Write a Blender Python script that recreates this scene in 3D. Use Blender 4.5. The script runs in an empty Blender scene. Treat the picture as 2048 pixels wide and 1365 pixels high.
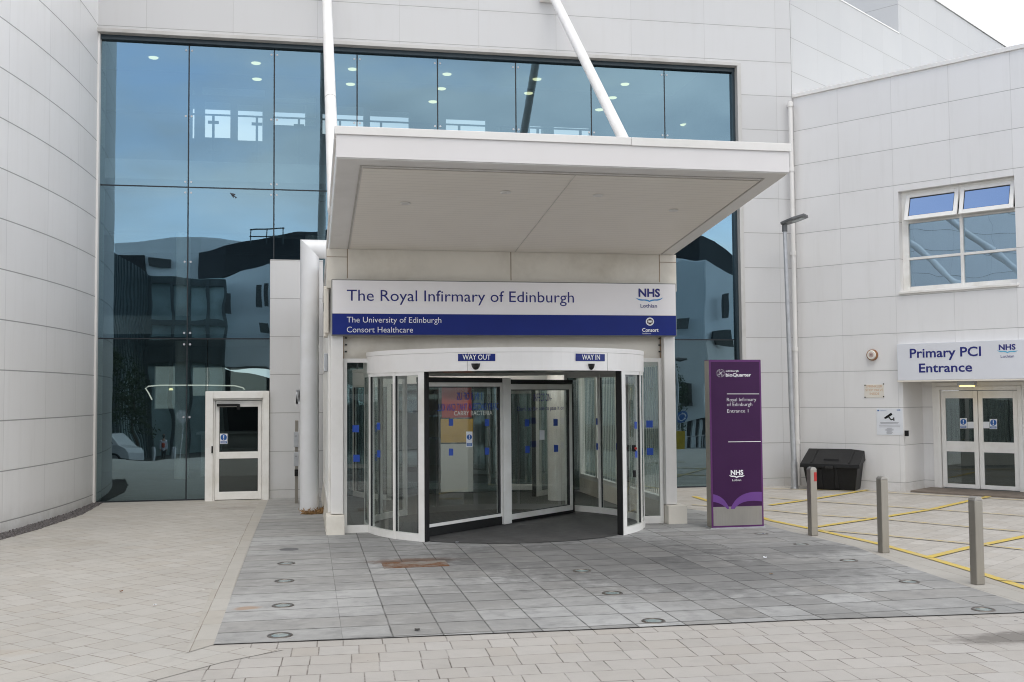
import bpy, bmesh, math, random
from mathutils import Vector, Matrix
R_ = math.radians
random.seed(7)
S = bpy.context.scene
COL = S.collection

# ------------------------------------------------------------------ camera
FPX, YAW, PITCH, ROLL = 2124.25, -.190430, .0496208, -.00783895
CAM = Vector((0, 0, 2.0))
_fwd = Vector((-math.sin(YAW)*math.cos(PITCH), math.cos(YAW)*math.cos(PITCH), math.sin(PITCH)))
_rt = Vector((math.cos(YAW), math.sin(YAW), 0)); _up = _rt.cross(_fwd)
_r2 = _rt*math.cos(ROLL)+_up*math.sin(ROLL); _u2 = -_rt*math.sin(ROLL)+_up*math.cos(ROLL)
cd = bpy.data.cameras.new('camera'); cam = bpy.data.objects.new('camera', cd); COL.objects.link(cam)
M = Matrix((_r2, _u2, -_fwd)).transposed().to_4x4(); M.translation = CAM
cam.matrix_world = M
cd.sensor_width = 36; cd.lens = FPX/2048*36; cd.clip_end = 2000; cd.clip_start = .05
S.camera = cam
# ------------------------------------------------------------------ sky, sun, exposure
SUN_EL, SUN_AZ = 64, 178          # azimuth measured clockwise from +Y
w = bpy.data.worlds.new('World'); S.world = w; w.use_nodes = True
nt = w.node_tree; nt.nodes.clear()
def wn(t, **k):
    n = nt.nodes.new(t)
    for a, b in k.items(): setattr(n, a, b)
    return n
sky = wn('ShaderNodeTexSky', sky_type='NISHITA', sun_disc=False, sun_elevation=R_(SUN_EL), sun_rotation=R_(SUN_AZ))
tc = wn('ShaderNodeTexCoord'); mp = wn('ShaderNodeMapping'); mp.inputs['Scale'].default_value = (1.6, 1.6, 4.5)
ns = wn('ShaderNodeTexNoise'); ns.inputs['Scale'].default_value = 1.7; ns.inputs['Detail'].default_value = 6; ns.inputs['Roughness'].default_value = .55
rp = wn('ShaderNodeValToRGB'); rp.color_ramp.elements[0].position = .30; rp.color_ramp.elements[0].color = (.35,)*3+(1,)
rp.color_ramp.elements[1].position = .52; rp.color_ramp.elements[1].color = (1,)*3+(1,)
ns2 = wn('ShaderNodeTexNoise'); ns2.inputs['Scale'].default_value = 2.6; ns2.inputs['Detail'].default_value = 5
rc = wn('ShaderNodeValToRGB'); rc.color_ramp.elements[0].position = .34; rc.color_ramp.elements[0].color = (7.6, 8.0, 8.6, 1)
rc.color_ramp.elements[1].position = .62; rc.color_ramp.elements[1].color = (11.6, 11.7, 11.8, 1)
mx = wn('ShaderNodeMixRGB'); bg = wn('ShaderNodeBackground'); bg.inputs['Strength'].default_value = .1; wo = wn('ShaderNodeOutputWorld')
L = nt.links.new
L(tc.outputs['Generated'], mp.inputs['Vector']); L(mp.outputs[0], ns.inputs['Vector']); L(mp.outputs[0], ns2.inputs['Vector'])
L(ns.outputs[0], rp.inputs[0]); L(ns2.outputs[0], rc.inputs[0])
# a clear blue gap in the cloud, high to the left
dp = wn('ShaderNodeVectorMath', operation='DOT_PRODUCT'); dp.inputs[1].default_value = (-.75, -.11, .65); L(tc.outputs['Generated'], dp.inputs[0])
mr = wn('ShaderNodeMapRange'); mr.inputs[1].default_value = .84; mr.inputs[2].default_value = .93; mr.inputs[3].default_value = 1; mr.inputs[4].default_value = .30; L(dp.outputs['Value'], mr.inputs[0])
ml = wn('ShaderNodeMath', operation='MULTIPLY'); L(rp.outputs[0], ml.inputs[0]); L(mr.outputs[0], ml.inputs[1])
L(ml.outputs[0], mx.inputs[0]); sk2 = wn('ShaderNodeVectorMath', operation='SCALE'); sk2.inputs['Scale'].default_value = 2.2; L(sky.outputs[0], sk2.inputs[0]); L(sk2.outputs[0], mx.inputs[1]); L(rc.outputs[0], mx.inputs[2]); sz = wn('ShaderNodeSeparateXYZ'); L(tc.outputs['Generated'], sz.inputs[0])
gr = wn('ShaderNodeMapRange'); gr.inputs[1].default_value = .0; gr.inputs[2].default_value = .6; gr.inputs[3].default_value = 1.75; gr.inputs[4].default_value = .55; L(sz.outputs[2], gr.inputs[0])
vm = wn('ShaderNodeVectorMath', operation='SCALE'); L(mx.outputs[0], vm.inputs[0]); L(gr.outputs[0], vm.inputs['Scale'])
x2 = wn('ShaderNodeMath', operation='MULTIPLY'); L(sz.outputs[0], x2.inputs[0]); L(sz.outputs[0], x2.inputs[1])      # sky brightened to the two sides to even out the wall light
x3 = wn('ShaderNodeMath', operation='MULTIPLY_ADD'); L(x2.outputs[0], x3.inputs[0]); x3.inputs[1].default_value = .70; x3.inputs[2].default_value = .76
vn = wn('ShaderNodeVectorMath', operation='SCALE'); L(vm.outputs[0], vn.inputs[0]); L(x3.outputs[0], vn.inputs['Scale'])
L(vn.outputs[0], bg.inputs[0]); L(bg.outputs[0], wo.inputs[0])
ld = bpy.data.lights.new('sun', 'SUN'); ld.energy = 1.3; ld.angle = R_(45); ld.color = (1, .96, .9)
sun = bpy.data.objects.new('sun', ld); COL.objects.link(sun)
sd = Vector((math.sin(R_(SUN_AZ))*math.cos(R_(SUN_EL)), math.cos(R_(SUN_AZ))*math.cos(R_(SUN_EL)), math.sin(R_(SUN_EL))))
sun.rotation_euler = (-sd).to_track_quat('-Z', 'Y').to_euler()
sun.location = (0, -10, 30)
S.view_settings.view_transform = 'Standard'; S.view_settings.look = 'None'; S.view_settings.exposure = 0.58; S.view_settings.gamma = 1
S.render.engine = 'CYCLES'
S.cycles.use_denoising = True; S.cycles.filter_width = 1.05
S.cycles.max_bounces = 10; S.cycles.transparent_max_bounces = 24; S.cycles.glossy_bounces = 5
S.cycles.caustics_reflective = False; S.cycles.sample_clamp_indirect = 6

# ------------------------------------------------------------------ picture point -> place
def ray(x, y):
    return (_r2*((x-1024)/FPX) - _u2*((y-682.5)/FPX) + _fwd)
def G(x, y, z=0.):
    d = ray(x, y); return CAM + d*((z-CAM.z)/d.z)
def AY(x, y, Y):
    d = ray(x, y); return CAM + d*(Y/d.y)
def APL(x, y, p0, n):
    d = ray(x, y); return CAM + d*((p0-CAM).dot(n)/d.dot(n))
FY = 21.27                      # plane of the glass front
PY = 15.5                       # plane of the porch front
def MV(x, y, Yv):               # a point seen mirrored in the glass front, put where it really stands
    p = AY(x, y, Yv); p.y = 2*FY-p.y; return p
U = Vector((math.cos(R_(54.3)), -math.sin(R_(54.3)), 0)); N = Vector((-U.y, U.x, 0))   # wing wall direction, and into the wing
W0 = Vector((10.25, 21.2, 0))
def WP(s, n, z): return W0+U*s+N*n+Vector((0, 0, z))
def WA(x, y, n=0):              # picture point on the wing plane -> (s, z)
    p = APL(x, y, WP(0, n, 0), N); q = p-WP(0, n, 0); return q.dot(U), p.z

# ------------------------------------------------------------------ materials
class NT:
    def __init__(s, name):
        s.m = bpy.data.materials.new(name); s.m.use_nodes = True; s.t = s.m.node_tree; s.t.nodes.clear()
        s.out = s.t.nodes.new('ShaderNodeOutputMaterial')
    def n(s, t, **k):
        x = s.t.nodes.new(t)
        for a, b in k.items(): setattr(x, a, b)
        return x
    def set(s, sock, v):
        if isinstance(v, bpy.types.NodeSocket): s.t.links.new(v, sock)
        else: sock.default_value = v
    def math(s, op, a, b=0., c=0., clamp=False):
        x = s.n('ShaderNodeMath', operation=op); x.use_clamp = clamp
        for i, v in enumerate((a, b, c)): s.set(x.inputs[i], v)
        return x.outputs[0]
    def mix(s, f, a, b, blend='MIX'):
        x = s.n('ShaderNodeMixRGB', blend_type=blend)
        s.set(x.inputs[0], f); s.set(x.inputs[1], c4(a)); s.set(x.inputs[2], c4(b)); return x.outputs[0]
    def noise(s, scale, vec=None, detail=4, rough=.55):
        x = s.n('ShaderNodeTexNoise'); x.inputs['Scale'].default_value = scale; x.inputs['Detail'].default_value = detail; x.inputs['Roughness'].default_value = rough
        if vec is not None: s.t.links.new(vec, x.inputs['Vector'])
        return x.outputs[0]
    def ramp(s, f, a, b, ca=(0, 0, 0), cb=(1, 1, 1)):
        x = s.n('ShaderNodeValToRGB'); e = x.color_ramp.elements
        e[0].position = a; e[1].position = b; e[0].color = c4(ca); e[1].color = c4(cb); s.t.links.new(f, x.inputs[0]); return x.outputs[0]
    def pos(s):
        return s.n('ShaderNodeNewGeometry').outputs['Position']
    def dot(s, v, d, off=0.):
        x = s.n('ShaderNodeVectorMath', operation='DOT_PRODUCT'); s.t.links.new(v, x.inputs[0]); x.inputs[1].default_value = d
        return s.math('ADD', x.outputs['Value'], off)
    def comb(s, a, b, c=0.):
        x = s.n('ShaderNodeCombineXYZ')
        for i, v in enumerate((a, b, c)): s.set(x.inputs[i], v)
        return x.outputs[0]
    def wnoise(s, vec):
        x = s.n('ShaderNodeTexWhiteNoise', noise_dimensions='3D'); s.t.links.new(vec, x.inputs['Vector']); return x.outputs['Value']
    def bump(s, h, strength, dist):
        x = s.n('ShaderNodeBump'); x.inputs['Strength'].default_value = strength; x.inputs['Distance'].default_value = dist
        s.t.links.new(h, x.inputs['Height']); return x.outputs[0]
    def principled(s, color, rough=.5, metal=0., normal=None, spec=.5, coat=0.):
        x = s.n('ShaderNodeBsdfPrincipled'); s.set(x.inputs['Base Color'], c4(color)); s.set(x.inputs['Roughness'], rough); s.set(x.inputs['Metallic'], metal)
        x.inputs['Specular IOR Level'].default_value = spec; x.inputs['Coat Weight'].default_value = coat
        if normal is not None: s.t.links.new(normal, x.inputs['Normal'])
        s.t.links.new(x.outputs[0], s.out.inputs[0]); return s.m
    def line(s, u, p, o, wd):   # 1 on joints every p (offset o) of width wd
        f = s.math('FRACT', s.math('DIVIDE', s.math('SUBTRACT', u, o), p))
        d = s.math('MULTIPLY', s.math('MINIMUM', f, s.math('SUBTRACT', 1., f)), p)
        return s.math('SUBTRACT', 1., s.math('SMOOTHSTEP', d, wd*.35, wd*.65) if False else s.math('DIVIDE', d, wd*.6, clamp=True), clamp=True)
def c4(c):
    if isinstance(c, bpy.types.NodeSocket): return c
    if isinstance(c, (int, float)): return (c, c, c, 1)
    return tuple(c)+(1,) if len(c) == 3 else c
def simple(name, color, rough=.5, metal=0., var=.12, scale=6., bump=0., spec=.5, coat=0., dirt=None):
    t = NT(name); p = t.pos(); n = t.noise(scale, p, 5)
    dk = tuple(v*(1-var) for v in color); lt = tuple(min(1, v*(1+var)) for v in color)
    c = t.ramp(n, .3, .7, dk, lt)
    if dirt:
        q = t.noise(scale*.35, p, 6, .65); c = t.mix(t.ramp(q, .5, .75), c, dirt)
    nm = t.bump(t.noise(scale*14, p, 3), bump, .004) if bump else None
    return t.principled(c, t.math('ADD', t.math('MULTIPLY', n, .12), rough-.06), metal, nm, spec, coat)
PV, PV0 = .743, .177            # cladding rows
def cladding(name, udir=None, pu=1.5, u0=0., centre=None, rad=1., col=(.79, .78, .775), vstrong=.36, v0=PV0, hk=.72, hw=.016):
    t = NT(name); p = t.pos(); sx = t.n('ShaderNodeSeparateXYZ'); t.t.links.new(p, sx.inputs[0]); z = sx.outputs[2]
    if centre is None: u = t.dot(p, udir)
    else: u = t.math('MULTIPLY', t.math('ARCTAN2', t.math('SUBTRACT', sx.outputs[1], centre[1]), t.math('SUBTRACT', sx.outputs[0], centre[0])), rad)
    hl = t.line(z, PV, v0, hw); vl = t.line(u, pu, u0, .013)
    cu = t.math('FLOOR', t.math('DIVIDE', t.math('SUBTRACT', u, u0), pu)); cv = t.math('FLOOR', t.math('DIVIDE', t.math('SUBTRACT', z, v0), PV))
    r = t.wnoise(t.comb(cu, cv, 3.))
    base = t.mix(r, tuple(v*.968 for v in col), tuple(min(1, v*1.02) for v in col))
    st = t.noise(1.0, t.comb(t.math('MULTIPLY', u, 7.), t.math('MULTIPLY', z, .55)), 5, .6)     # run-off streaks
    base = t.mix(t.math('MULTIPLY', t.ramp(st, .52, .80), .13), base, (.47, .455, .42))
    blot = t.noise(.8, p, 4); base = t.mix(t.math('MULTIPLY', t.ramp(blot, .4, .8), .16), base, (.62, .60, .57))
    # grime along the top edge of each row and splashes at the foot
    fz = t.math('FRACT', t.math('DIVIDE', t.math('SUBTRACT', z, v0), PV))
    g = t.math('MULTIPLY', t.math('POWER', fz, 14.), t.ramp(t.noise(2.2, p, 5, .7), .45, .8)); base = t.mix(t.math('MULTIPLY', g, .38), base, (.40, .38, .34))
    ft = t.math('MULTIPLY', t.ramp(z, .0, .45, (1,)*3, (0,)*3), t.ramp(t.noise(3.5, p, 6, .7), .3, .75)); base = t.mix(t.math('MULTIPLY', ft, .6), base, (.45, .42, .37))
    c = t.mix(t.math('MULTIPLY', vl, vstrong), base, (.30, .29, .28)); c = t.mix(t.math('MULTIPLY', hl, hk), c, (.16, .155, .15))
    h = t.math('MULTIPLY', t.noise(.9, t.comb(u, z, r), 2), .8)
    h = t.math('SUBTRACT', h, t.math('MULTIPLY', t.math('MAXIMUM', hl, vl), 1.2))
    return t.principled(c, .42, 0., t.bump(h, .35, .006), .35)
def glass(name, refl_col=(.345, .53, .65), tint=(.40, .50, .52), base=.40, wav=.00055, wsc=.55, ior=1.5):
    t = NT(name); p = t.pos(); h = t.noise(wsc, p, 2, .4); nm = t.bump(h, 1., wav*10)
    g = t.n('ShaderNodeBsdfGlossy'); g.inputs['Color'].default_value = c4(refl_col); g.inputs['Roughness'].default_value = .0; t.t.links.new(nm, g.inputs['Normal'])
    tr = t.n('ShaderNodeBsdfTransparent'); tr.inputs['Color'].default_value = c4(tint)
    fr = t.n('ShaderNodeFresnel'); fr.inputs['IOR'].default_value = ior
    f = t.math('ADD', t.math('MULTIPLY', fr.outputs[0], 1-base), base, clamp=True)
    f = t.math('MULTIPLY', f, t.math('SUBTRACT', 1., t.n('ShaderNodeNewGeometry').outputs['Backfacing']))
    clear = t.n('ShaderNodeBsdfTransparent'); clear.inputs['Color'].default_value = (1, 1, 1, 1)
    inn = t.n('ShaderNodeMixShader'); t.t.links.new(t.n('ShaderNodeNewGeometry').outputs['Backfacing'], inn.inputs[0]); t.t.links.new(tr.outputs[0], inn.inputs[1]); t.t.links.new(clear.outputs[0], inn.inputs[2])
    ms = t.n('ShaderNodeMixShader'); t.t.links.new(f, ms.inputs[0]); t.t.links.new(inn.outputs[0], ms.inputs[1]); t.t.links.new(g.outputs[0], ms.inputs[2])
    t.t.links.new(ms.outputs[0], t.out.inputs[0]); return t.m
def emit(name, col, s):
    t = NT(name); e = t.n('ShaderNodeEmission'); e.inputs[0].default_value = c4(col); e.inputs[1].default_value = s; t.t.links.new(e.outputs[0], t.out.inputs[0]); return t.m
def steel(name, col=(.42, .40, .37), rough=.36):
    t = NT(name); p = t.pos(); sx = t.n('ShaderNodeSeparateXYZ'); t.t.links.new(p, sx.inputs[0])
    b = t.noise(1., t.comb(t.math('MULTIPLY', sx.outputs[0], 120.), t.math('MULTIPLY', sx.outputs[1], 120.), t.math('MULTIPLY', sx.outputs[2], 3.)), 3)
    c = t.ramp(b, .25, .75, tuple(v*.93 for v in col), tuple(v*1.06 for v in col))
    c = t.mix(t.math('MULTIPLY', t.ramp(t.noise(3., p, 5), .5, .8), .35), c, (.26, .24, .21))
    return t.principled(c, t.math('ADD', t.math('MULTIPLY', b, .2), rough-.1), .85)

def pavers(name, ang, pv, pu, cut, col, jc, joint, shift, var=.16, u0=0., v0=0., stains=(), dirt=.3, grain=.35, jv=None, offs=True, smear=0., jmin=.12):
    """rows of blocks: u along a row, v across; second joint at fraction `cut` of the pitch"""
    t = NT(name); p = t.pos(); a = R_(ang)
    u = t.dot(p, (math.cos(a), math.sin(a), 0), -u0); v = t.dot(p, (-math.sin(a), math.cos(a), 0), -v0)
    # edges are never ruler straight
    u = t.math('ADD', u, t.math('MULTIPLY', t.math('SUBTRACT', t.noise(1.7, p, 2), .5), .012)); v = t.math('ADD', v, t.math('MULTIPLY', t.math('SUBTRACT', t.noise(1.9, t.comb(v, u, 0.), 2), .5), .012))
    row = t.math('FLOOR', t.math('DIVIDE', v, pv))
    if offs: u = t.math('ADD', u, t.math('MULTIPLY', t.wnoise(t.comb(row, 5., 1.)), shift))
    vl = t.line(v, pv, 0., jv or joint); ul = t.line(u, pu, 0., joint)
    cell = t.math('FLOOR', t.math('DIVIDE', u, pu)); fr = t.math('FRACT', t.math('DIVIDE', u, pu))
    if cut:
        ul = t.math('MAXIMUM', ul, t.line(u, pu, cut*pu, joint)); cell = t.math('ADD', t.math('MULTIPLY', cell, 2.), t.math('GREATER_THAN', fr, cut))
    jn = t.math('MAXIMUM', ul, vl)
    r = t.wnoise(t.comb(cell, row, 9.))
    r2 = t.wnoise(t.comb(row, cell, 2.))
    base = t.mix(r, tuple(x*(1-var) for x in col), tuple(x*(1+var) for x in col))
    base = t.mix(t.math('MULTIPLY', r2, .3), base, t.mix(r, (col[0]*1.06, col[1]*.97, col[2]*.86), (col[0]*.96, col[1]*1., col[2]*1.05)))
    fine = t.noise(220., p, 2, .7); base = t.mix(t.math('MULTIPLY', t.ramp(fine, .35, .68), grain), base, tuple(x*.62 for x in col))
    big = t.noise(.55, p, 6, .6); base = t.mix(t.math('MULTIPLY', t.ramp(big, .38, .72), dirt), base, tuple(x*.60 for x in col))
    mid = t.noise(5., t.comb(u, v, r), 6, .65)
    base = t.mix(t.math('MULTIPLY', t.ramp(mid, .48, .78), dirt*1.0), base, tuple(x*.55 for x in col))
    if smear:
        sm = t.noise(1., t.comb(t.math('MULTIPLY', u, 3.2), t.math('MULTIPLY', v, 6.), r), 6, .65)
        base = t.mix(t.math('MULTIPLY', t.ramp(sm, .5, .72), smear), base, tuple(min(1, x*1.5) for x in col))
    for (cx, cy, rx, ry, sc_, st, thr) in stains:
        sx = t.n('ShaderNodeSeparateXYZ'); t.t.links.new(p, sx.inputs[0])
        ex = t.math('DIVIDE', t.math('SUBTRACT', sx.outputs[0], cx), rx); ey = t.math('DIVIDE', t.math('SUBTRACT', sx.outputs[1], cy), ry)
        d = t.math('SQRT', t.math('ADD', t.math('MULTIPLY', ex, ex), t.math('MULTIPLY', ey, ey)))
        d = t.math('ADD', d, t.math('MULTIPLY', t.math('SUBTRACT', t.noise(6., p, 5, .65), .5), 1.3))
        base = t.mix(t.math('MULTIPLY', t.math('MULTIPLY', t.math('SUBTRACT', 1., t.math('DIVIDE', d, thr, clamp=True), clamp=True), 2., clamp=True), t.math('MULTIPLY', st[3], t.math('ADD', .40, t.math('MULTIPLY', r, .60)) if st[3] > .65 and rx > 1 else st[3])), base, st[:3])
    for sc_, rr, cc, kk in ((1.9, .022, (.10, .10, .098), .6), (1.3, .020, (.62, .61, .58), .7)):     # trodden gum, pale spots
        vo = t.n('ShaderNodeTexVoronoi'); vo.inputs['Scale'].default_value = sc_; t.t.links.new(p, vo.inputs['Vector']); sc3 = t.n('ShaderNodeSeparateColor'); t.t.links.new(vo.outputs['Color'], sc3.inputs[0])
        hit = t.math('MULTIPLY', t.math('LESS_THAN', vo.outputs['Distance'], t.math('MULTIPLY', sc3.outputs[1], rr*sc_)), t.math('GREATER_THAN', sc3.outputs[0], .45)); base = t.mix(t.math('MULTIPLY', hit, kk), base, cc)
    jw = t.math('MULTIPLY', jn, t.ramp(t.noise(2.6, p, 5, .75), .38, .62, (jmin,)*3, (1,)*3))
    c = t.mix(jw, base, jc)
    h = t.math('SUBTRACT', t.math('ADD', t.math('MULTIPLY', fine, .10), t.math('MULTIPLY', r, .35)), jn)
    return t.principled(c, t.math('ADD', .72, t.math('MULTIPLY', r2, .12)), 0., t.bump(h, .6, .006), .3)

M_front = cladding('front_cladding', (1, 0, 0), 1.62, .18, col=(.60, .597, .60))  # same cladding, its colour darkened to offset the strong light on the front
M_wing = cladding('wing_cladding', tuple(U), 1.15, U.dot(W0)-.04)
M_side = cladding('side_cladding', tuple(N), 1.15, N.dot(W0)+.0, v0=.0, col=(.47, .466, .466))  # same cladding again, colour darkened because this side catches too much light
TC, TR = (-29.93, 21.72), 26.
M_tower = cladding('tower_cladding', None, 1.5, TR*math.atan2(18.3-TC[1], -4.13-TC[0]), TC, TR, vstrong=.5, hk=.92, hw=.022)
M_white = simple('white_coated_metal', (.80, .78, .755), .38, 0, .03, 2.5, 0, .45, dirt=(.70, .68, .64))
M_alu = simple('white_frame', (.86, .845, .815), .35, 0, .04, 3., 0, .5, dirt=(.70, .67, .61))
M_cream = simple('cream_panel', (.78, .735, .655), .5, 0, .05, 1.6, 0, .4, dirt=(.55, .50, .42))
M_pole = simple('white_painted_tube', (.84, .83, .82), .35, 0, .03, 3., 0, .5, dirt=(.74, .72, .68))
M_pipe = simple('white_pipe_paint', (.74, .745, .76), .38, 0, .03, 2., 0, .5, dirt=(.66, .655, .64))
M_fascia = simple('canopy_fascia', (.74, .715, .71), .36, 0, .025, 1.2, 0, .45, dirt=(.73, .70, .685))
M_dark = simple('dark_gasket', (.022, .023, .025), .45)
M_frame_dk = simple('dark_glazing_joint', (.018, .024, .030), .4)
M_head = simple('dark_blue_head_frame', (.03, .05, .065), .3)
M_black = simple('black_plastic', (.009, .009, .0095), .5, 0, .2, 9., .15, .28)
M_blk2 = simple('black_gloss', (.012, .012, .013), .2)
M_steel = steel('brushed_steel')
M_bollard = steel('bollard_steel', (.34, .315, .275), .4)
M_galv = simple('galvanised_metal', (.50, .51, .53), .42, .6, .10, 8.)
M_lamphd = simple('grey_lamp_housing', (.15, .155, .16), .45, .3)
M_glass = glass('blue_facade_glass')
M_glass_low = glass('facade_glass_clear', (.44, .60, .66), (.48, .58, .57), .34, .0008, .5)
M_clear = glass('door_glass', (.75, .80, .80), (.84, .88, .86), .12, .0001)
M_winglass = glass('window_glass', (.50, .70, .88), (.28, .34, .38), .50, .0006, .8)
M_ventglass = glass('vent_glass', (.60, .76, 1.0), (.2, .25, .3), .72, .0001, .8)
M_doorglass = glass('dark_door_glass', (.50, .56, .55), (.20, .23, .225), .13, .0003, .8)
M_blue = simple('sign_blue', (.006, .020, .185), .45, 0, .05, 3., 0, .3)
M_navy = simple('letter_navy', (.012, .016, .17), .4, 0, .03)
M_signwhite = simple('sign_white', (.85, .82, .825), .38, 0, .025, 1.3, 0, .45)
M_wsign = simple('wing_sign_white', (.71, .72, .76), .38, 0, .025, 1.3)
M_letw = simple('letter_white', (.82, .82, .83), .4, 0, .02)
M_swoosh = simple('logo_light_blue', (.03, .24, .55), .4, 0, .05)
M_swcy = simple('logo_cyan', (.10, .42, .62), .4, 0, .05)
M_purple = simple('totem_purple', (.042, .008, .055), .38, 0, .05, 3., 0, .3)
M_purple2 = simple('totem_purple_edge', (.105, .020, .125), .34, 0, .05, 3.)
M_violet = simple('totem_violet', (.135, .045, .235), .36, 0, .04, 3.)
M_decal = simple('blue_square_vinyl', (.012, .065, .38), .5, 0, .05)
M_mandblue = simple('safety_blue', (.01, .10, .36), .5, 0, .05)
M_paper = simple('white_paper', (.74, .76, .80), .6, 0, .03)
M_red = simple('red_reflector', (.42, .018, .014), .3)
def mat_rust():
    t = NT('rusty_cover'); p = t.pos(); n = t.noise(3.2, p, 6, .7); f = t.noise(40., p, 4, .7)
    c = t.mix(t.ramp(n, .40, .56), (.22, .20, .18), t.ramp(f, .3, .7, (.10, .045, .022), (.19, .095, .05)))
    return t.principled(c, .85, 0., t.bump(f, .4, .003), .2)
M_rust = mat_rust()
M_orange = simple('faded_orange_letter', (.62, .40, .24), .6, 0, .1)
M_ivory = simple('ivory_plate', (.74, .70, .63), .5, 0, .03)
M_floor = simple('dark_entrance_floor', (.085, .083, .080), .5, 0, .2, 3.)
def mat_ribbed():
    t = NT('ribbed_door_matting'); p = t.pos(); l = t.line(t.dot(p, (.12, 1, 0)), .115, 0., .055)
    n = t.noise(9., p, 5); c = t.mix(t.math('MULTIPLY', l, .8), t.ramp(n, .3, .7, (.085, .084, .084), (.125, .122, .12)), (.018, .018, .018))
    return t.principled(c, .8, 0., t.bump(t.math('SUBTRACT', n, l), .6, .005))
M_mat = mat_ribbed()
M_inwall = simple('interior_wall', (.62, .64, .62), .7, 0, .06, .8)
M_indark = simple('interior_dark', (.17, .19, .195), .6, 0, .2, .8)
M_ceil = simple('interior_ceiling', (.40, .44, .46), .7, 0, .05, .8)
M_lamp = emit('downlight_glow', (1., .90, .50), 1.6)
M_strip = emit('bright_line_glow', (1., .96, .85), .8)
M_bulk = emit('bulkhead_glow', (1., .72, .22), 2.2)
M_lens = simple('uplight_lens', (.24, .29, .29), .12, 0, .12, 12.)
M_ring = steel('uplight_ring', (.20, .18, .165), .42)
def mat_yellow(nm, lo, hi, k):
    t = NT(nm); p = t.pos(); n = t.noise(7., p, 6, .7); n2 = t.noise(70., p, 3, .7)
    wear = t.ramp(t.math('ADD', t.math('MULTIPLY', n, .65), t.math('MULTIPLY', n2, .35)), lo, hi)
    return t.principled(t.mix(t.math('MULTIPLY', wear, k), (.60, .44, .075), (.40, .37, .31)), .75)
M_yellow = mat_yellow('worn_yellow_paint', .47, .66, .8); M_yellow2 = mat_yellow('faded_yellow_paint', .36, .58, .85)
BEIGE = (.405, .375, .330)
M_pave45 = pavers('beige_pavers_diagonal', 45, .285, .52, .42, (.462, .442, .41), (.14, .105, .080), .012, 2.3, .06, dirt=.28, grain=.30,
                  stains=((-3.3, 15.5, .9, .5, 1, (.20, .15, .08, .35), 1.0), (-2.4, 9.0, .5, .15, 1, (.36, .25, .14, .4), 1.), (-1.2, 19.6, .5, .35, 1, (.16, .13, .11, .5), 1.)))
M_pave = pavers('beige_pavers_rows', -2, .28, .52, .40, (.445, .422, .395), (.065, .050, .038), .013, 2.9, .07, dirt=.25, grain=.32,
                stains=((5.7, 7.75, .75, .22, 1, (.085, .075, .065, .8), 1.1),))
M_bay = pavers('bay_pavers', 35.7, .21, .40, 0, (.49, .465, .43), (.16, .14, .12), .008, 2.3, .10, dirt=.40, grain=.30)
M_band = pavers('beige_edge_blocks', 90, .30, .60, 0, (.44, .42, .385), (.18, .145, .11), .010, 2., .06, dirt=.25, grain=.3, offs=True)
SL = (.36, .36, .355)
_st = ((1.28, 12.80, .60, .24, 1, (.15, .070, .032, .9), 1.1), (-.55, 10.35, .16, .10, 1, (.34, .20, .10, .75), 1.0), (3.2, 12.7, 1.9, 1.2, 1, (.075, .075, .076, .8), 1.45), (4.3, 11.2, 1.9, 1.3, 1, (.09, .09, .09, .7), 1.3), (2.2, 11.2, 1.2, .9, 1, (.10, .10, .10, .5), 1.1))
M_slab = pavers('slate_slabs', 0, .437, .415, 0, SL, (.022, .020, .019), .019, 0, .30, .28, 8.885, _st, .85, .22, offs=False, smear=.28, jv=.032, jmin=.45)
M_slabL = pavers('slate_slabs_long', 0, .437, 3.0, 0, SL, (.022, .020, .019), .019, 0, .16, -1.9, 8.885, _st[1:2], .7, .22, offs=False, smear=.32, jv=.030, jmin=.45)
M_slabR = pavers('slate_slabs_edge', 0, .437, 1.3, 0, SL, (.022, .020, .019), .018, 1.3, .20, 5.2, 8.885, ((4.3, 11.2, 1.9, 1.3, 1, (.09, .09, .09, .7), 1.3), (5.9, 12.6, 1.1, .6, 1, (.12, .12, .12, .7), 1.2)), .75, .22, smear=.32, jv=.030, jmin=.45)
def mat_asphalt():
    t = NT('asphalt'); p = t.pos(); n = t.noise(160., p, 3, .7); b = t.noise(.4, p, 5)
    c = t.mix(t.math('MULTIPLY', b, .5), t.ramp(n, .3, .7, (.045, .045, .047), (.10, .10, .10)), (.12, .118, .115))
    return t.principled(c, .85, 0., t.bump(n, .4, .004))
M_asph = mat_asphalt()
M_gravel = simple('grey_gravel', (.115, .105, .105), .85, 0, .6, 30., .3)
M_soil = simple('dark_soil', (.06, .05, .042), .9, 0, .3, 12., .4)
M_grass = simple('dry_weed', (.32, .19, .08), .8, 0, .4, 30.)
M_soffit = None
def mat_soffit():
    t = NT('soffit_boards'); p = t.pos(); l = t.line(t.dot(p, (0, 1, 0)), .10, 0., .009); n = t.noise(.9, p, 5)
    c = t.mix(t.math('MULTIPLY', l, .5), t.ramp(n, .3, .75, (.84, .79, .715), (.88, .835, .765)), (.42, .39, .35))
    return t.principled(c, .5, 0., t.bump(t.math('MULTIPLY', l, -1.), .3, .004))
M_soffit = mat_soffit()
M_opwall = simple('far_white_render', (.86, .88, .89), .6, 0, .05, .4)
M_opwall2 = simple('far_grey_and_shaded_render', (.60, .65, .67), .6, 0, .05, .4)
M_oproof = simple('far_dark_roof', (.012, .014, .018), .6)
M_opwin = simple('far_dark_window', (.015, .018, .02), .2)
M_opglass = simple('far_teal_glazing', (.50, .64, .64), .3, 0, .35, .5)
M_opfin = simple('far_dark_fin', (.06, .08, .085), .4)

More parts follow.
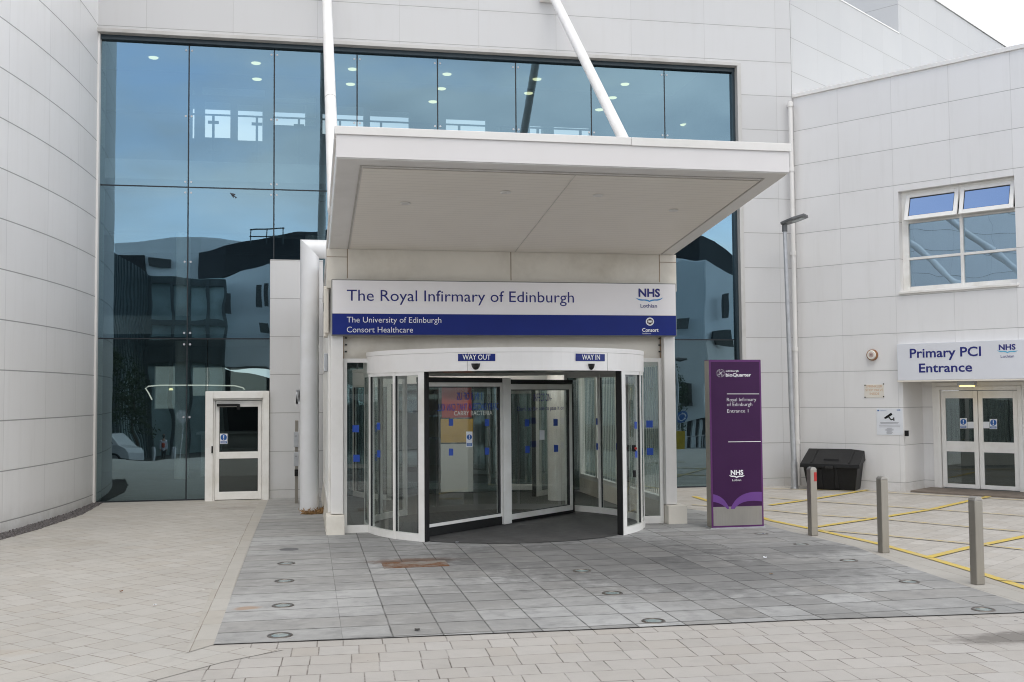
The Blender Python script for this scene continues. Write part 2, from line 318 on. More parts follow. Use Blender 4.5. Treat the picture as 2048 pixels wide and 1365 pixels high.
# ------------------------------------------------------------------ mesh builder
class MB:
    def __init__(s): s.v = []; s.f = []; s.sm = []
    def add(s, vs, fs, smooth=False):
        o = len(s.v); s.v += [Vector(p) for p in vs]; s.f += [tuple(i+o for i in f) for f in fs]; s.sm += [smooth]*len(fs); return s
    def hexa(s, b, t):          # four bottom corners (ccw seen from above) and four top corners
        return s.add(list(b)+list(t), [(3, 2, 1, 0), (4, 5, 6, 7), (0, 1, 5, 4), (1, 2, 6, 5), (2, 3, 7, 6), (3, 0, 4, 7)])
    def box(s, x0, x1, y0, y1, z0, z1):
        return s.hexa([(x0, y0, z0), (x1, y0, z0), (x1, y1, z0), (x0, y1, z0)], [(x0, y0, z1), (x1, y0, z1), (x1, y1, z1), (x0, y1, z1)])
    def fbox(s, fr, a0, a1, b0, b1, c0, c1):   # box in a frame: fr(a, b, c) -> point
        pts = [fr(a, b, c) for c in (c0, c1) for a, b in ((a0, b0), (a1, b0), (a1, b1), (a0, b1))]
        return s.hexa(pts[:4], pts[4:])
    def quad(s, *p): return s.add(p, [tuple(range(len(p)))])
    def prism(s, poly, d):      # polygon (list of points) pushed along vector d
        n = len(poly); d = Vector(d); a = [Vector(p) for p in poly]
        return s.add(a+[p+d for p in a], [tuple(range(n))[::-1], tuple(range(n, 2*n))]+[(i, (i+1) % n, n+(i+1) % n, n+i) for i in range(n)])
    def tube(s, path, r, n=16, caps=True):
        path = [Vector(p) for p in path]; rs = r if isinstance(r, (list, tuple)) else [r]*len(path); rings = []
        for i, p in enumerate(path):
            a = path[max(0, i-1)]; b = path[min(len(path)-1, i+1)]; d = (b-a).normalized()
            ref = Vector((0, 0, 1)) if abs(d.z) < .9 else Vector((1, 0, 0)); x = d.cross(ref).normalized(); y = x.cross(d)
            k = 1.
            rings.append([p+(x*math.cos(2*math.pi*j/n)+y*math.sin(2*math.pi*j/n))*rs[i]*k for j in range(n)])
        vs = [q for r_ in rings for q in r_]; fs = []
        for i in range(len(path)-1):
            for j in range(n): fs.append((i*n+j, i*n+(j+1) % n, (i+1)*n+(j+1) % n, (i+1)*n+j))
        s.add(vs, fs, True)
        if caps: s.add(rings[0], [tuple(range(n))[::-1]]); s.add(rings[-1], [tuple(range(n))])
        return s
    def lathe(s, prof, n=28, c=(0, 0, 0)):
        vs = []; fs = []; c = Vector(c)
        for r, z in prof:
            for j in range(n): a = 2*math.pi*j/n; vs.append(c+Vector((r*math.cos(a), r*math.sin(a), z)))
        for i in range(len(prof)-1):
            for j in range(n): fs.append((i*n+j, i*n+(j+1) % n, (i+1)*n+(j+1) % n, (i+1)*n+j))
        return s.add(vs, fs, True)
    def arc(s, c, r0, r1, a0, a1, z0, z1, n=24):   # curved slab between two radii
        vs = []; fs = []
        for i in range(n+1):
            a = a0+(a1-a0)*i/n; ca, sa = math.cos(a), math.sin(a)
            for r in (r0, r1):
                for z in (z0, z1): vs.append((c[0]+r*ca, c[1]+r*sa, z))
        for i in range(n):
            k = 4*i
            fs += [(k, k+1, k+5, k+4), (k+2, k+6, k+7, k+3), (k, k+4, k+6, k+2), (k+1, k+3, k+7, k+5)]
        e = 4*n; fs += [(0, 2, 3, 1), (e, e+1, e+3, e+2)]
        o = len(s.v); s.add(vs, fs, False)
        for i in range(len(s.sm)-len(fs), len(s.sm)-2): s.sm[i] = False
        return s
    def holes(s, fr, a0, a1, b0, b1, hs, c0, c1):   # wall in frame fr(a, b=up, c=depth) with rectangular openings (a0,a1,b0,b1)
        A = sorted({a0, a1, *[min(max(h[i], a0), a1) for h in hs for i in (0, 1)]}); B = sorted({b0, b1, *[min(max(h[i], b0), b1) for h in hs for i in (2, 3)]})
        for i in range(len(A)-1):
            j = 0
            while j < len(B)-1:
                def solid(j): 
                    x, y = (A[i]+A[i+1])/2, (B[j]+B[j+1])/2
                    return not any(h[0] < x < h[1] and h[2] < y < h[3] for h in hs)
                if not solid(j): j += 1; continue
                k = j
                while k+1 < len(B)-1 and solid(k+1): k += 1
                s.hexa([fr(A[i], B[j], c0), fr(A[i+1], B[j], c0), fr(A[i+1], B[j], c1), fr(A[i], B[j], c1)],
                       [fr(A[i], B[k+1], c0), fr(A[i+1], B[k+1], c0), fr(A[i+1], B[k+1], c1), fr(A[i], B[k+1], c1)])
                j = k+1
        return s
WM = {}
def link(name, mesh, parent=None, mat=None):
    o = bpy.data.objects.new(name, mesh); COL.objects.link(o)
    if mat is not None: mesh.materials.append(mat)
    if parent is not None: o.parent = parent
    return o
def obj(name, mb, mat, parent=None, bevel=0., origin=None, recalc=True):
    mats = mat if isinstance(mat, (list, tuple)) else [mat]
    if parent is not None: inv = WM[parent.name].inverted(); base = WM[parent.name]
    else:
        if origin is None:
            xs = [p.x for p in mb.v]; ys = [p.y for p in mb.v]; zs = [p.z for p in mb.v]
            origin = ((min(xs)+max(xs))/2, (min(ys)+max(ys))/2, min(zs))
        base = Matrix.Translation(origin); inv = base.inverted()
    me = bpy.data.meshes.new(name); me.from_pydata([inv @ p for p in mb.v], [], mb.f)
    for p, s_ in zip(me.polygons, mb.sm): p.use_smooth = s_
    if recalc:
        bm = bmesh.new(); bm.from_mesh(me); bmesh.ops.recalc_face_normals(bm, faces=bm.faces); bm.to_mesh(me); bm.free()
    for m_ in mats: me.materials.append(m_)
    o = link(name, me, parent)
    if parent is None: o.location = base.translation
    WM[o.name] = base.copy()
    if bevel:
        b = o.modifiers.new('edge', 'BEVEL'); b.width = bevel; b.segments = 2; b.limit_method = 'ANGLE'; b.angle_limit = R_(40); b.harden_normals = False
    return o
def tag(o, label=None, cat=None, group=None, kind=None):
    for k, v in (('label', label), ('category', cat), ('group', group), ('kind', kind)):
        if v: o[k] = v
    return o
def thing(name, label, cat, loc=(0, 0, 0), rz=0., group=None):
    o = bpy.data.objects.new(name, None); COL.objects.link(o); o.location = loc; o.rotation_euler.z = rz; o.empty_display_size = .1
    WM[o.name] = Matrix.Translation(loc) @ Matrix.Rotation(rz, 4, 'Z')
    return tag(o, label, cat, group)
def struct(name, mb, mat, origin=(0, 0, 0), recalc=True):
    return tag(obj(name, mb, mat, None, 0, origin, recalc), kind='structure')
def sheet(pts, z):
    m = MB(); m.quad(*[(p[0], p[1], z) for p in pts]); return m
FONT = {}
def text_mb(body, o, ux, uz, width, cap, bold=0., mirror=False, depth=.004):
    """writing as solid letters: o = left end of the base line, ux/uz unit vectors along and up"""
    cu = bpy.data.curves.new('writing', 'FONT'); cu.body = body; cu.size = 1.; cu.extrude = .0; cu.offset = bold; cu.resolution_u = 3
    ob = bpy.data.objects.new('writing', cu); COL.objects.link(ob)
    dg = bpy.context.evaluated_depsgraph_get(); me = ob.evaluated_get(dg).to_mesh()
    xs = [v.co.x for v in me.vertices]; x0, x1 = min(xs), max(xs)
    sx = width/(x1-x0); sy = cap/.70
    n = ux.cross(uz)            # towards the reader when ux is right and uz is up: ux x uz points away for a wall facing -Y... use minus
    m = MB(); vs = [o+ux*(((x1-v.co.x) if mirror else (v.co.x-x0))*sx)+uz*(v.co.y*sy) for v in me.vertices]
    fs = [tuple(p.vertices) for p in me.polygons]
    m.add(vs, fs)
    ob.evaluated_get(dg).to_mesh_clear(); bpy.data.objects.remove(ob); bpy.data.curves.remove(cu)
    return m
def merge(*ms):
    r = MB()
    for m in ms: r.add(m.v, m.f); 
    return r
ZV = Vector((0, 0, 1)); XV = Vector((1, 0, 0))
def text_px(body, pl, pr, cap_px, plane, out, **k):
    """pl, pr: picture points of the ends of the base line; plane(x, y) -> point; out: vector off the surface"""
    a, b = plane(*pl), plane(*pr); c = plane(pl[0], pl[1]-cap_px)
    ux = (b-a); ux.z = 0; wd = ux.length; ux.normalize(); mid = Vector((a.x, a.y, (a.z+b.z)/2))
    return text_mb(body, mid+Vector(out), ux, ZV, wd, (c-a).length, **k)
def poly_px(pts, plane, out): 
    m = MB(); m.quad(*[plane(*p)+Vector(out) for p in pts]); return m
def fan_px(up, lo, plane, out):      # band between two picture curves
    m = MB(); n = len(up); P = [plane(*p)+Vector(out) for p in up]+[plane(*p)+Vector(out) for p in lo]
    m.add(P, [(i, i+1, n+i+1, n+i) for i in range(n-1)]); return m
def bez(p0, p1, p2, n=10): return [((1-t)**2*p0[0]+2*t*(1-t)*p1[0]+t*t*p2[0], (1-t)**2*p0[1]+2*t*(1-t)*p1[1]+t*t*p2[1]) for t in [i/n for i in range(n+1)]]
def swoosh(x0, x1, xm, y0, yb, h, plane, out):
    """two mirrored bracket strokes that meet in a point below"""
    m = []
    for xa in (x0, x1):
        up = bez((xa, y0), (xa+(xm-xa)*.28, yb-h*.55), (xa+(xm-xa)*.62, yb-h*.62), 6)[:-1]+bez((xa+(xm-xa)*.62, yb-h*.62), (xa+(xm-xa)*.9, yb-h*.6), (xm, yb-h*.12), 6)
        lo = bez((xa, y0), (xa+(xm-xa)*.22, yb+h*.15), (xa+(xm-xa)*.6, yb-h*.15), 6)[:-1]+bez((xa+(xm-xa)*.6, yb-h*.15), (xa+(xm-xa)*.86, yb-h*.05), (xm, yb+h*.42), 6)
        m.append(fan_px(up, lo, plane, out))
    return merge(*m)
def disc_px(cx, cy, r, plane, out, n=24, r0=0.):
    m = MB()
    P = [plane(cx+r*math.cos(2*math.pi*i/n), cy+r*math.sin(2*math.pi*i/n))+Vector(out) for i in range(n)]
    if r0:
        Q = [plane(cx+r0*math.cos(2*math.pi*i/n), cy+r0*math.sin(2*math.pi*i/n))+Vector(out) for i in range(n)]
        m.add(P+Q, [(i, (i+1) % n, n+(i+1) % n, n+i) for i in range(n)])
    else: m.add(P, [tuple(range(n))])
    return m
def tube2(m, path, r, n=20):        # tube with true mitred corners
    path = [Vector(p) for p in path]; d0 = (path[1]-path[0]).normalized(); ref = Vector((0, 0, 1)) if abs(d0.z) < .9 else Vector((0, 1, 0))
    x = d0.cross(ref).normalized(); y = x.cross(d0); ring = [path[0]+(x*math.cos(2*math.pi*j/n)+y*math.sin(2*math.pi*j/n))*r for j in range(n)]; rings = [ring]
    for i in range(1, len(path)):
        d = (path[i]-path[i-1]).normalized(); nn = (d+(path[i+1]-path[i]).normalized()) if i < len(path)-1 else d
        ring = [q+d*((path[i]-q).dot(nn)/d.dot(nn)) for q in ring]; rings.append(ring)
    for a, b in zip(rings, rings[1:]): m.add(a+b, [(j, (j+1) % n, n+(j+1) % n, n+j) for j in range(n)], True)
    m.add(rings[0], [tuple(range(n))[::-1]]); m.add(rings[-1], [tuple(range(n))]); return m
def copy_tree(o, parent=None):
    c = o.copy(); COL.objects.link(c); c.parent = parent
    for ch in list(o.children): copy_tree(ch, c)
    return c

# ================================================================== GROUND
GY = [(400, 0), (6.3, 0), (-3, -.75), (-14, -1.36), (-27, -2.02), (-60, -2.3), (-500, -2.3)]
def gz(y):
    for (a, za), (b, zb) in zip(GY, GY[1:]):
        if b <= y <= a: return za+(zb-za)*(y-a)/(b-a)
    return 0
m = MB()
for (a, za), (b, zb) in zip(GY, GY[1:]): m.quad((-500, b, zb), (500, b, zb), (500, a, za), (-500, a, za))
struct('ground', m, M_asph)
struct('paving_rows', sheet([(-9, 6.3), (14, 6.3), (14, 12), (-9, 12)], .004), M_pave)
slabL_px = [(429, 1292), (442, 1257), (470, 1170), (510, 1065), (537, 1002)]
bandL_px = [(370, 1310), (400, 1240), (445, 1130), (487, 1065), (520, 1002)]
p = [G(*q) for q in [(567, 1302), (444, 1327), (318, 1361), (220, 1385)]]
struct('paving_diagonal', sheet([(p_.x, p_.y) for p_ in p]+[(-9, 6.4), (-9, 21.4), (-.5, 21.4), (-.74, 8.9)], .008), M_pave45)
m = MB(); a = [G(*q) for q in bandL_px]; b = [G(*q) for q in slabL_px]
for i in range(4): m.quad((a[i].x, a[i].y, .012), (b[i].x, b[i].y, .012), (b[i+1].x, b[i+1].y, .012), (a[i+1].x, a[i+1].y, .012))
struct('paving_edge_band', m, M_band)
bot = [G(*q) for q in [(429, 1292), (687, 1282), (1179, 1262), (1600, 1243), (2048, 1228), (2300, 1216)]]
def boty(x):
    if x <= bot[0].x: return bot[0].y
    for q, r in zip(bot, bot[1:]):
        if q.x <= x <= r.x: return q.y+(r.y-q.y)*(x-q.x)/(r.x-q.x)
    return bot[-1].y
struct('slab_path', sheet([(-.735, boty(-.73)), (.283, boty(.283)), (.283, 21.3), (-.73, 21.3), (-.75, 15)], .014), M_slabL)
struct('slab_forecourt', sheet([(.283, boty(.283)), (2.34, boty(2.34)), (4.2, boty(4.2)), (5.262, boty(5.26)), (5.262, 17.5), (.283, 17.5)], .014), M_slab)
edR = [G(*q) for q in [(2048, 1212), (1929, 1174), (1799, 1130), (1714, 1097), (1579, 1065), (1500, 1042)]]
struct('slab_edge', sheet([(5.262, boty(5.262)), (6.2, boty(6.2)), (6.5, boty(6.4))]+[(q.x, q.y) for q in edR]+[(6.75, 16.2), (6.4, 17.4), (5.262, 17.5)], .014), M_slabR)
yl = [G(*q) for q in [(2300, 1255), (2048, 1180), (1941, 1145), (1854.5, 1119), (1757, 1091.4), (1618, 1060), (1540, 1044), (1385, 995)]]
struct('paving_kerb', sheet([(6.45, 8.2)]+[(q.x, q.y) for q in edR]+[(6.75, 16.2)]+[(7.02, 16.2)]+[(q.x-.02, q.y) for q in yl[::-1][1:]]+[(7.0, 8.2)], .011), M_band)
struct('parking_bay', sheet([(5.0, 17.5), (6.4, 17.3), (6.9, 15), (6.85, 8.3), (14.5, 8.3), (16, 15), (16, 22), (5.0, 22)], .008), M_bay)
m = MB()
def stripe(pts, wd, z=.018):
    pts = [Vector((q[0], q[1], z)) for q in pts]; L_ = []; Rr = []
    for i, q in enumerate(pts):
        d = (pts[min(i+1, len(pts)-1)]-pts[max(0, i-1)]).normalized(); nn = Vector((-d.y, d.x, 0))*wd/2; L_.append(q+nn); Rr.append(q-nn)
    m.add(L_+Rr, [(i, i+1, len(pts)+i+1, len(pts)+i) for i in range(len(pts)-1)])
zy = lambda x, y: G(1540+x/3.5925, 820+y/3.5925)
stripe([(q.x+.03, q.y) for q in yl], .11)
for q in ([(0, 692), (270, 655), (700, 582)], [(330, 850), (770, 785), (1150, 725), (1410, 665), (1580, 628)], [(1130, 1072), (1430, 1000), (1825, 920), (2100, 860)]): stripe([zy(*v) for v in q], .11, .020)
tag(obj('yellow_road_markings', m, M_yellow, None, 0, (0, 0, 0)), kind='structure')
m = MB()
for q in ([(0, 640), (380, 668), (1000, 712), (1825, 770)], [(0, 730), (340, 765), (770, 790), (1400, 848), (1825, 885)], [(340, 870), (850, 915), (1520, 980), (1825, 1015)], [(-200, 575), (0, 572), (760, 597), (1825, 657)], [(-560, 690), (-150, 722), (0, 732)], [(1640, 1235), (1825, 1250), (2000, 1264)]):
    stripe([zy(*v) for v in q], .06, .0225)
tag(obj('faded_road_markings', m, M_yellow2, None, 0, (0, 0, 0)), kind='structure')
struct('hall_floor', sheet([(-8, 21.32), (9.6, 21.32), (9.6, 36), (-8, 36)], .006), M_floor)
struct('porch_floor', sheet([(.5, 15.62), (5.4, 15.62), (5.4, 21.6), (.5, 21.6)], .018), M_floor)
m = MB(); m.quad(*[(2.95+2.07*math.cos(2*math.pi*i/48), 16.0+2.07*math.sin(2*math.pi*i/48), .022) for i in range(48)])
struct('door_matting', m, M_mat)
struct('far_footpath', MB().quad((-60, -31, -2.0), (60, -31, -2.0), (60, -26.4, -1.93), (-60, -26.4, -1.93)), M_pave)
# gravel strip along the round wall
ga = [Vector((-29.93+math.sqrt(26.**2-(y-21.72)**2), y, 0)) for y in (15.5, 17.2, 19.2, 21.2)]; gb = [q+Vector((d, -.02, 0)) for q, d in zip(ga, (.34, .33, .30, .16))]
m = MB(); m.add([(q.x-.5, q.y, .011) for q in ga]+[(q.x, q.y, .011) for q in gb], [(i, i+1, 5+i, 4+i) for i in range(3)])
struct('soil_strip', m, M_soil)
m = MB()
def stone(m, c, r):
    a = random.random()*6; n = 5
    P = [c+Vector((r*random.uniform(.6, 1.1)*math.cos(a+2*math.pi*i/n), r*random.uniform(.6, 1.1)*math.sin(a+2*math.pi*i/n), 0)) for i in range(n)]
    Q = [q*.55+c*.45+Vector((0, 0, r*random.uniform(.5, .9))) for q in P]
    m.add(P+Q, [(i, (i+1) % n, n+(i+1) % n, n+i) for i in range(n)]+[tuple(range(n, 2*n))])
for _ in range(1500):
    i = random.choice((0, 1, 1, 2)); t = random.random(); u_ = random.random()*1.0
    c = (ga[i].lerp(ga[i+1], t)).lerp(gb[i].lerp(gb[i+1], t), u_); c.z = .01
    stone(m, c, random.uniform(.014, .034))
tag(obj('gravel', m, M_gravel, None, 0, (-4.5, 18, 0)), 'dark loose gravel along the foot of the round white wall', 'gravel', kind='stuff')

# ================================================================== MAIN BUILDING
HB = thing('hospital_building', 'large white panelled hospital building with blue glass front and round wall', 'building', (0, 21.3, 0))
fx = lambda a, b, c: Vector((a, c, b))                  # frame of the front: x, up, depth
WY = 21.08
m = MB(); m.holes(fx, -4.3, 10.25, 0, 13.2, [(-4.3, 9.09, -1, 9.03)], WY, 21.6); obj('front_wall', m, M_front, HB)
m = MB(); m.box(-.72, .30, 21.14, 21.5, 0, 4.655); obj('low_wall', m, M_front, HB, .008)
a0 = math.asin((21.9-TC[1])/TR); a1 = math.asin((4-TC[1])/TR)
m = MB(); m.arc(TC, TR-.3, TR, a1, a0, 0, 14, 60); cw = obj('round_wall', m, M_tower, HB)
for p_ in cw.data.polygons: p_.use_smooth = abs(p_.normal.z) < .5 and abs(p_.normal.x) > .2
ed = cw.modifiers.new('split', 'EDGE_SPLIT'); ed.split_angle = R_(40)
# side wall running back to the right, and its taller step
C0 = Vector((10.25, WY, 0))
def SP(d, k, z): return C0+N*d+U*k+Vector((0, 0, z))
def SA(x, y): q = APL(x, y, C0, U)-C0; return q.dot(N), q.z
d1, zlo = SA(1797.4, 66); _, zhi = SA(1900, 22)
zhi = .5*(SA(1864, 0)[1]+SA(2000, 85)[1]); zlo = .5*(zlo+SA(1700, 14)[1])
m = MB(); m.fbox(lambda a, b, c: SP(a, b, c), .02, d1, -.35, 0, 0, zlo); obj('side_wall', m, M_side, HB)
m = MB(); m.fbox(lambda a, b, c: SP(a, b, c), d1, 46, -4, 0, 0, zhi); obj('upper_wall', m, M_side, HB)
m = MB(); m.fbox(lambda a, b, c: SP(a, b, c), d1-.03, 46, -4, .03, zhi, zhi+.09); m.fbox(lambda a, b, c: SP(a, b, c), .0, d1+.02, -.38, .012, zlo, zlo+.03); obj('wall_coping', m, M_white, HB)
m = MB(); m.fbox(lambda a, b, c: SP(a, b, c), 1.5, d1, -3, -.36, zlo-.6, zlo-.5); m.box(-7.3, 9.9, 21.6, 30.4, 10.2, 10.4); obj('roof', m, M_inwall, HB)
# trim round the opening
m = MB(); m.box(-3.97, 9.0, 21.02, 21.30, 8.955, 9.03); m.box(9.0, 9.09, 21.05, 21.30, 0, 9.028)
obj('opening_trim', m, simple('grey_white_trim', (.55, .54, .525), .45, 0, .03, 2., 0, .4, dirt=(.42, .40, .37)), HB, .005)
m = MB(); m.box(-3.945, -3.905, 21.10, 21.262, .0, 8.95); obj('edge_trim', m, M_white, HB, .004)
# curtain wall: frame, panes, fixings
XM = [-3.93, -2.28, -.655, .97, 2.595, 4.22, 5.83, 7.44, 9.0]; ZM = [0., 3.11, 6.055, 8.87]
m = MB(); m.box(-3.94, 9.0, 21.18, 21.33, 8.87, 8.954)
m.box(8.945, 8.999, 21.19, 21.33, 0, 8.868)
CW = obj('curtain_wall', m, M_head, HB)
m = MB()
for x in XM[1:-1]: m.box(x-.010, x+.010, 21.275, 21.34, .01, 8.866)
for z in ZM[1:3]: m.box(-3.93, 8.94, 21.277, 21.345, z-.010, z+.010)
m.box(-3.93, 8.94, 21.26, 21.34, 0, .035)
obj('silicone_joint', m, M_frame_dk, CW)
door_hole = (-1.92, -.72)
for r in range(3):
    for c in range(8):
        x0, x1, z0, z1 = XM[c]+.013, XM[c+1]-.013, ZM[r]+.013, ZM[r+1]-.013
        if r == 0: z0 = .036
        if c == 7: x1 = 8.944
        if r == 0 and c == 1:
            m = MB(); m.box(x0, -1.905, FY, FY+.012, z0, z1); obj('glass_pane', m, M_glass_low, CW); x0 = -1.895; z0 = 2.10
        m = MB(); m.box(x0, x1, FY, FY+.012, z0, z1)
        obj('glass_pane', m, M_glass_low if r == 0 else M_glass, CW)
bolt = None
for x in XM[1:-1]:
    for zz in (8.75, 7.45, 6.16, 5.95, 4.6, 3.22, 3.0, 1.6):
        if (x > .5 and zz < 7) or (x > -.7 and zz < 5.5): continue
        for dx in (-.055, .055):
            c = Vector((x+dx, FY-.007, zz))
            if bolt is None:
                n = 10; m = MB(); m.prism([c+Vector((.021*math.cos(2*math.pi*i/n), 0, .021*math.sin(2*math.pi*i/n))) for i in range(n)], (0, .012, 0)); bolt = obj('glass_bolt', m, M_galv, CW); bc_ = c
            else: o = bolt.copy(); COL.objects.link(o); o.location = c-bc_
# side door in the glass front
m = MB(); m.holes(fx, -1.91, -.725, 0, 2.09, [(-1.765, -.835, .0, 1.95)], 21.0, 21.36)
m.holes(fx, -1.765, -.835, 0, 1.95, [(-1.735, -.865, 0, 1.915)], 21.06, 21.3)
DR = obj('door', m, M_alu, HB, .008)
m = MB(); m.holes(fx, -1.73, -.87, .02, 1.905, [(-1.655, -.935, .17, .80), (-1.655, -.935, .93, 1.79)], 21.09, 21.14); obj('door_leaf', m, M_alu, DR, .005)
for a_, b_ in ((.17, .80), (.93, 1.79)):
    m = MB(); m.holes(fx, -1.655, -.935, a_, b_, [(-1.648, -.942, a_+.012, b_-.008)], 21.102, 21.13); obj('gasket', m, M_dark, DR)
    m = MB(); m.box(-1.654, -.936, 21.112, 21.12, a_+.001, b_-.001); obj('pane', m, M_doorglass, DR)
m = MB(); m.box(-1.70, -1.30, 21.02, 21.085, 1.80, 1.85); m.box(-1.33, -1.27, 21.0, 21.05, 1.735, 1.845); obj('door_closer', m, M_black, DR, .006)
m = MB(); m.box(-1.79, -1.762, 20.97, 21.0, .92, 1.05); obj('keypad', m, M_black, DR, .004)
AYf = lambda Y: (lambda x, y: AY(x, y, Y))
DP = AYf(21.108)
def mandatory(cx, cy, wd, ht, plane, out, parent):
    o2 = Vector(out)*1.5; o3 = Vector(out)*2; 
    b = obj('door_notice', poly_px([(cx-wd/2, cy-ht/2), (cx+wd/2, cy-ht/2), (cx+wd/2, cy+ht/2), (cx-wd/2, cy+ht/2)], plane, out), [M_paper, M_mandblue], parent, recalc=False)
    def addm(mb, mi):
        me = b.data; inv = WM[b.name].inverted(); bm = bmesh.new(); bm.from_mesh(me)
        vs = [bm.verts.new(inv @ q) for q in mb.v]
        for f in mb.f:
            fc = bm.faces.new([vs[i] for i in f]); fc.material_index = mi
        bm.to_mesh(me); bm.free()
    r = min(wd*.42, ht*.32)
    addm(disc_px(cx, cy-ht*.14, r, plane, o2, 20), 1)
    addm(poly_px([(cx-wd*.42, cy+ht*.24), (cx+wd*.42, cy+ht*.24), (cx+wd*.42, cy+ht*.44), (cx-wd*.42, cy+ht*.44)], plane, o2), 1)
    addm(poly_px([(cx-r*.16, cy-ht*.14-r*.7), (cx+r*.16, cy-ht*.14-r*.7), (cx+r*.1, cy-ht*.14+r*.25), (cx-r*.1, cy-ht*.14+r*.25)], plane, o3), 0)
    addm(disc_px(cx, cy-ht*.14+r*.55, r*.17, plane, o3, 10), 0)
    for k in (.30, .37): addm(poly_px([(cx-wd*.33, cy+ht*(k-.012)), (cx+wd*.33, cy+ht*(k-.012)), (cx+wd*.33, cy+ht*(k+.016)), (cx-wd*.33, cy+ht*(k+.016))], plane, o3), 0)
    return b
mandatory(447.5, 878, 15, 20.5, DP, (0, -.006, 0), DR)
# the hall behind the glass
CZ = 9.95
m = MB(); m.box(-7, 9.85, 21.61, 30.2, CZ, CZ+.12); obj('hall_ceiling', m, M_ceil, HB)
def HY(x0, y0, x1, y1, Y):
    a, b = AY(x0, y1, Y), AY(x1, y0, Y); return (a.x, b.x, a.z, b.z)
HW = [(404, 177, 530, 190), (409, 203, 461, 275), (475, 208, 525, 281), (547, 196, 632, 204), (547, 208, 632, 250), (645, 212, 727, 268), (740, 222, 818, 268), (892, 238, 972, 280), (384, 177, 389, 190), (384, 203, 389, 277), (1060, 255, 1180, 290)]
HL = [(308, 733, 374, 818), (384, 735, 450, 792), (460, 737, 533, 792), (700, 735, 900, 800), (1340, 700, 1420, 860)]
m = MB(); m.holes(fx, -7, 9.6, 6.0, CZ, [HY(*h, 26.8) for h in HW], 26.8, 26.95); m.holes(fx, -7, 9.6, 0, 5.9, [HY(*h, 30) for h in HL], 30, 30.25); m.box(-7, 9.6, 26.96, 30.2, 5.92, 6.1); obj('hall_back_wall', m, M_indark, HB)
m = MB(); m.box(-7.2, -7, 21.6, 30.2, 0, CZ); obj('hall_end_wall', m, M_indark, HB)
m = MB(); m.box(9.6, 9.8, 21.6, 30.2, 0, CZ); obj('hall_end_wall', m, M_indark, HB)
m = MB(); m.box(-7, 9.2, 25.2, 26.79, 7.0, 7.35); m.box(-7, 9.2, 25.1, 25.199, 6.95, 7.4); obj('gallery_floor', m, M_ceil, HB)
m = MB(); m.box(-7, 9.2, 24, 30, 3.35, 3.75); obj('lower_gallery', m, M_indark, HB)
m = MB()
m.tube([(-6.5, 25.15, 8.5), (9, 25.15, 8.5)], .022, 8)
for px in (427, 514, 598, 680, 762, 918, 1000, 1075, 1160):
    q = AY(px, 230, 25.15); m.box(q.x-.026, q.x+.026, 25.10, 25.18, 7.4, 8.5)
    for zz in (8.32, 7.62): m.box(q.x-.12, q.x+.12, 25.1, 25.16, zz-.03, zz+.03)
obj('gallery_railing', m, M_opfin, HB)
CL = [(307, 117), (512, 128), (514, 160), (705, 140), (701, 170), (894, 150), (883, 179), (866, 205), (1074, 160), (1057, 188), (1250, 170), (1225, 197), (1199, 221), (1376, 176), (1396, 229), (1369, 251)]
for i, q in enumerate(CL):
    c = G(q[0], q[1], CZ-.02)
    if c.y > 26.5: c = AY(q[0], q[1], 25.9)
    m = MB(); m.lathe([(0, 0), (.10, 0), (.115, .018), (.0, .018)], 20, (c.x, c.y, c.z)); obj('ceiling_light', m, M_lamp, HB)
m = MB(); m.tube([AY(x, y, 25.5) for x, y in [(304, 800), (297, 786), (291, 777), (297, 773), (320, 771), (420, 771), (470, 772), (486, 776), (489, 780)]], .016, 6); obj('bright_line', m, M_strip, HB)  # glowing tube added along a curved bright line
m = MB(); q = AY(342, 781, 24.5); m.lathe([(0, 0), (.05, 0), (.03, .05), (0, .05)], 12, tuple(q)); obj('ceiling_light', m, M_lamp, HB)
for (x, y) in ((-3.0, 27), (.1, 27), (6.2, 27)): m = MB(); m.lathe([(.17, 0), (.17, CZ)], 20, (x, y, 0)); obj('hall_column', m, M_inwall, HB)
m = MB(); m.box(-2.6, -.5, 27.5, 28.2, 0, 1.05); m.box(-2.7, -.4, 27.4, 28.3, 1.05, 1.1); obj('reception_counter', m, M_inwall, HB)

m = MB(); m.box(-12, 14, 38, 38.4, 0, 5.4); tag(obj('sky_screen_wall', m, simple('sky_screen_render', (.34, .38, .36), .7, 0, .1, .6)), 'pale wall added behind the low hall windows to mute the sky', 'wall')  # wall added to block bright sky behind the low hall windows

# ================================================================== WING
WG = thing('hospital_wing', 'lower white panelled wing with one window and a double door', 'building', tuple(W0), -R_(54.3))
wf = lambda a, b, c: WP(a, c, b)                        # along, up, depth
WZ = 8.34
win = (2.36, 4.575, 3.975, 5.99)
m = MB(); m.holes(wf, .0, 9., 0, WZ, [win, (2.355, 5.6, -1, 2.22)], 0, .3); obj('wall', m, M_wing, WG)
m = MB(); m.fbox(lambda a, b, c: WP(a, b, c), -.02, 9, -.035, .4, WZ, WZ+.085)
for s_ in (2.26, 4.59): m.fbox(lambda a, b, c: WP(a, b, c), s_-.01, s_+.01, -.037, .41, WZ-.002, WZ+.088)
obj('coping', m, M_white, WG, .006)
m = MB(); m.fbox(lambda a, b, c: WP(a, b, c), .1, 9, .3, 9, WZ-.5, WZ-.4); obj('roof', m, M_inwall, WG)
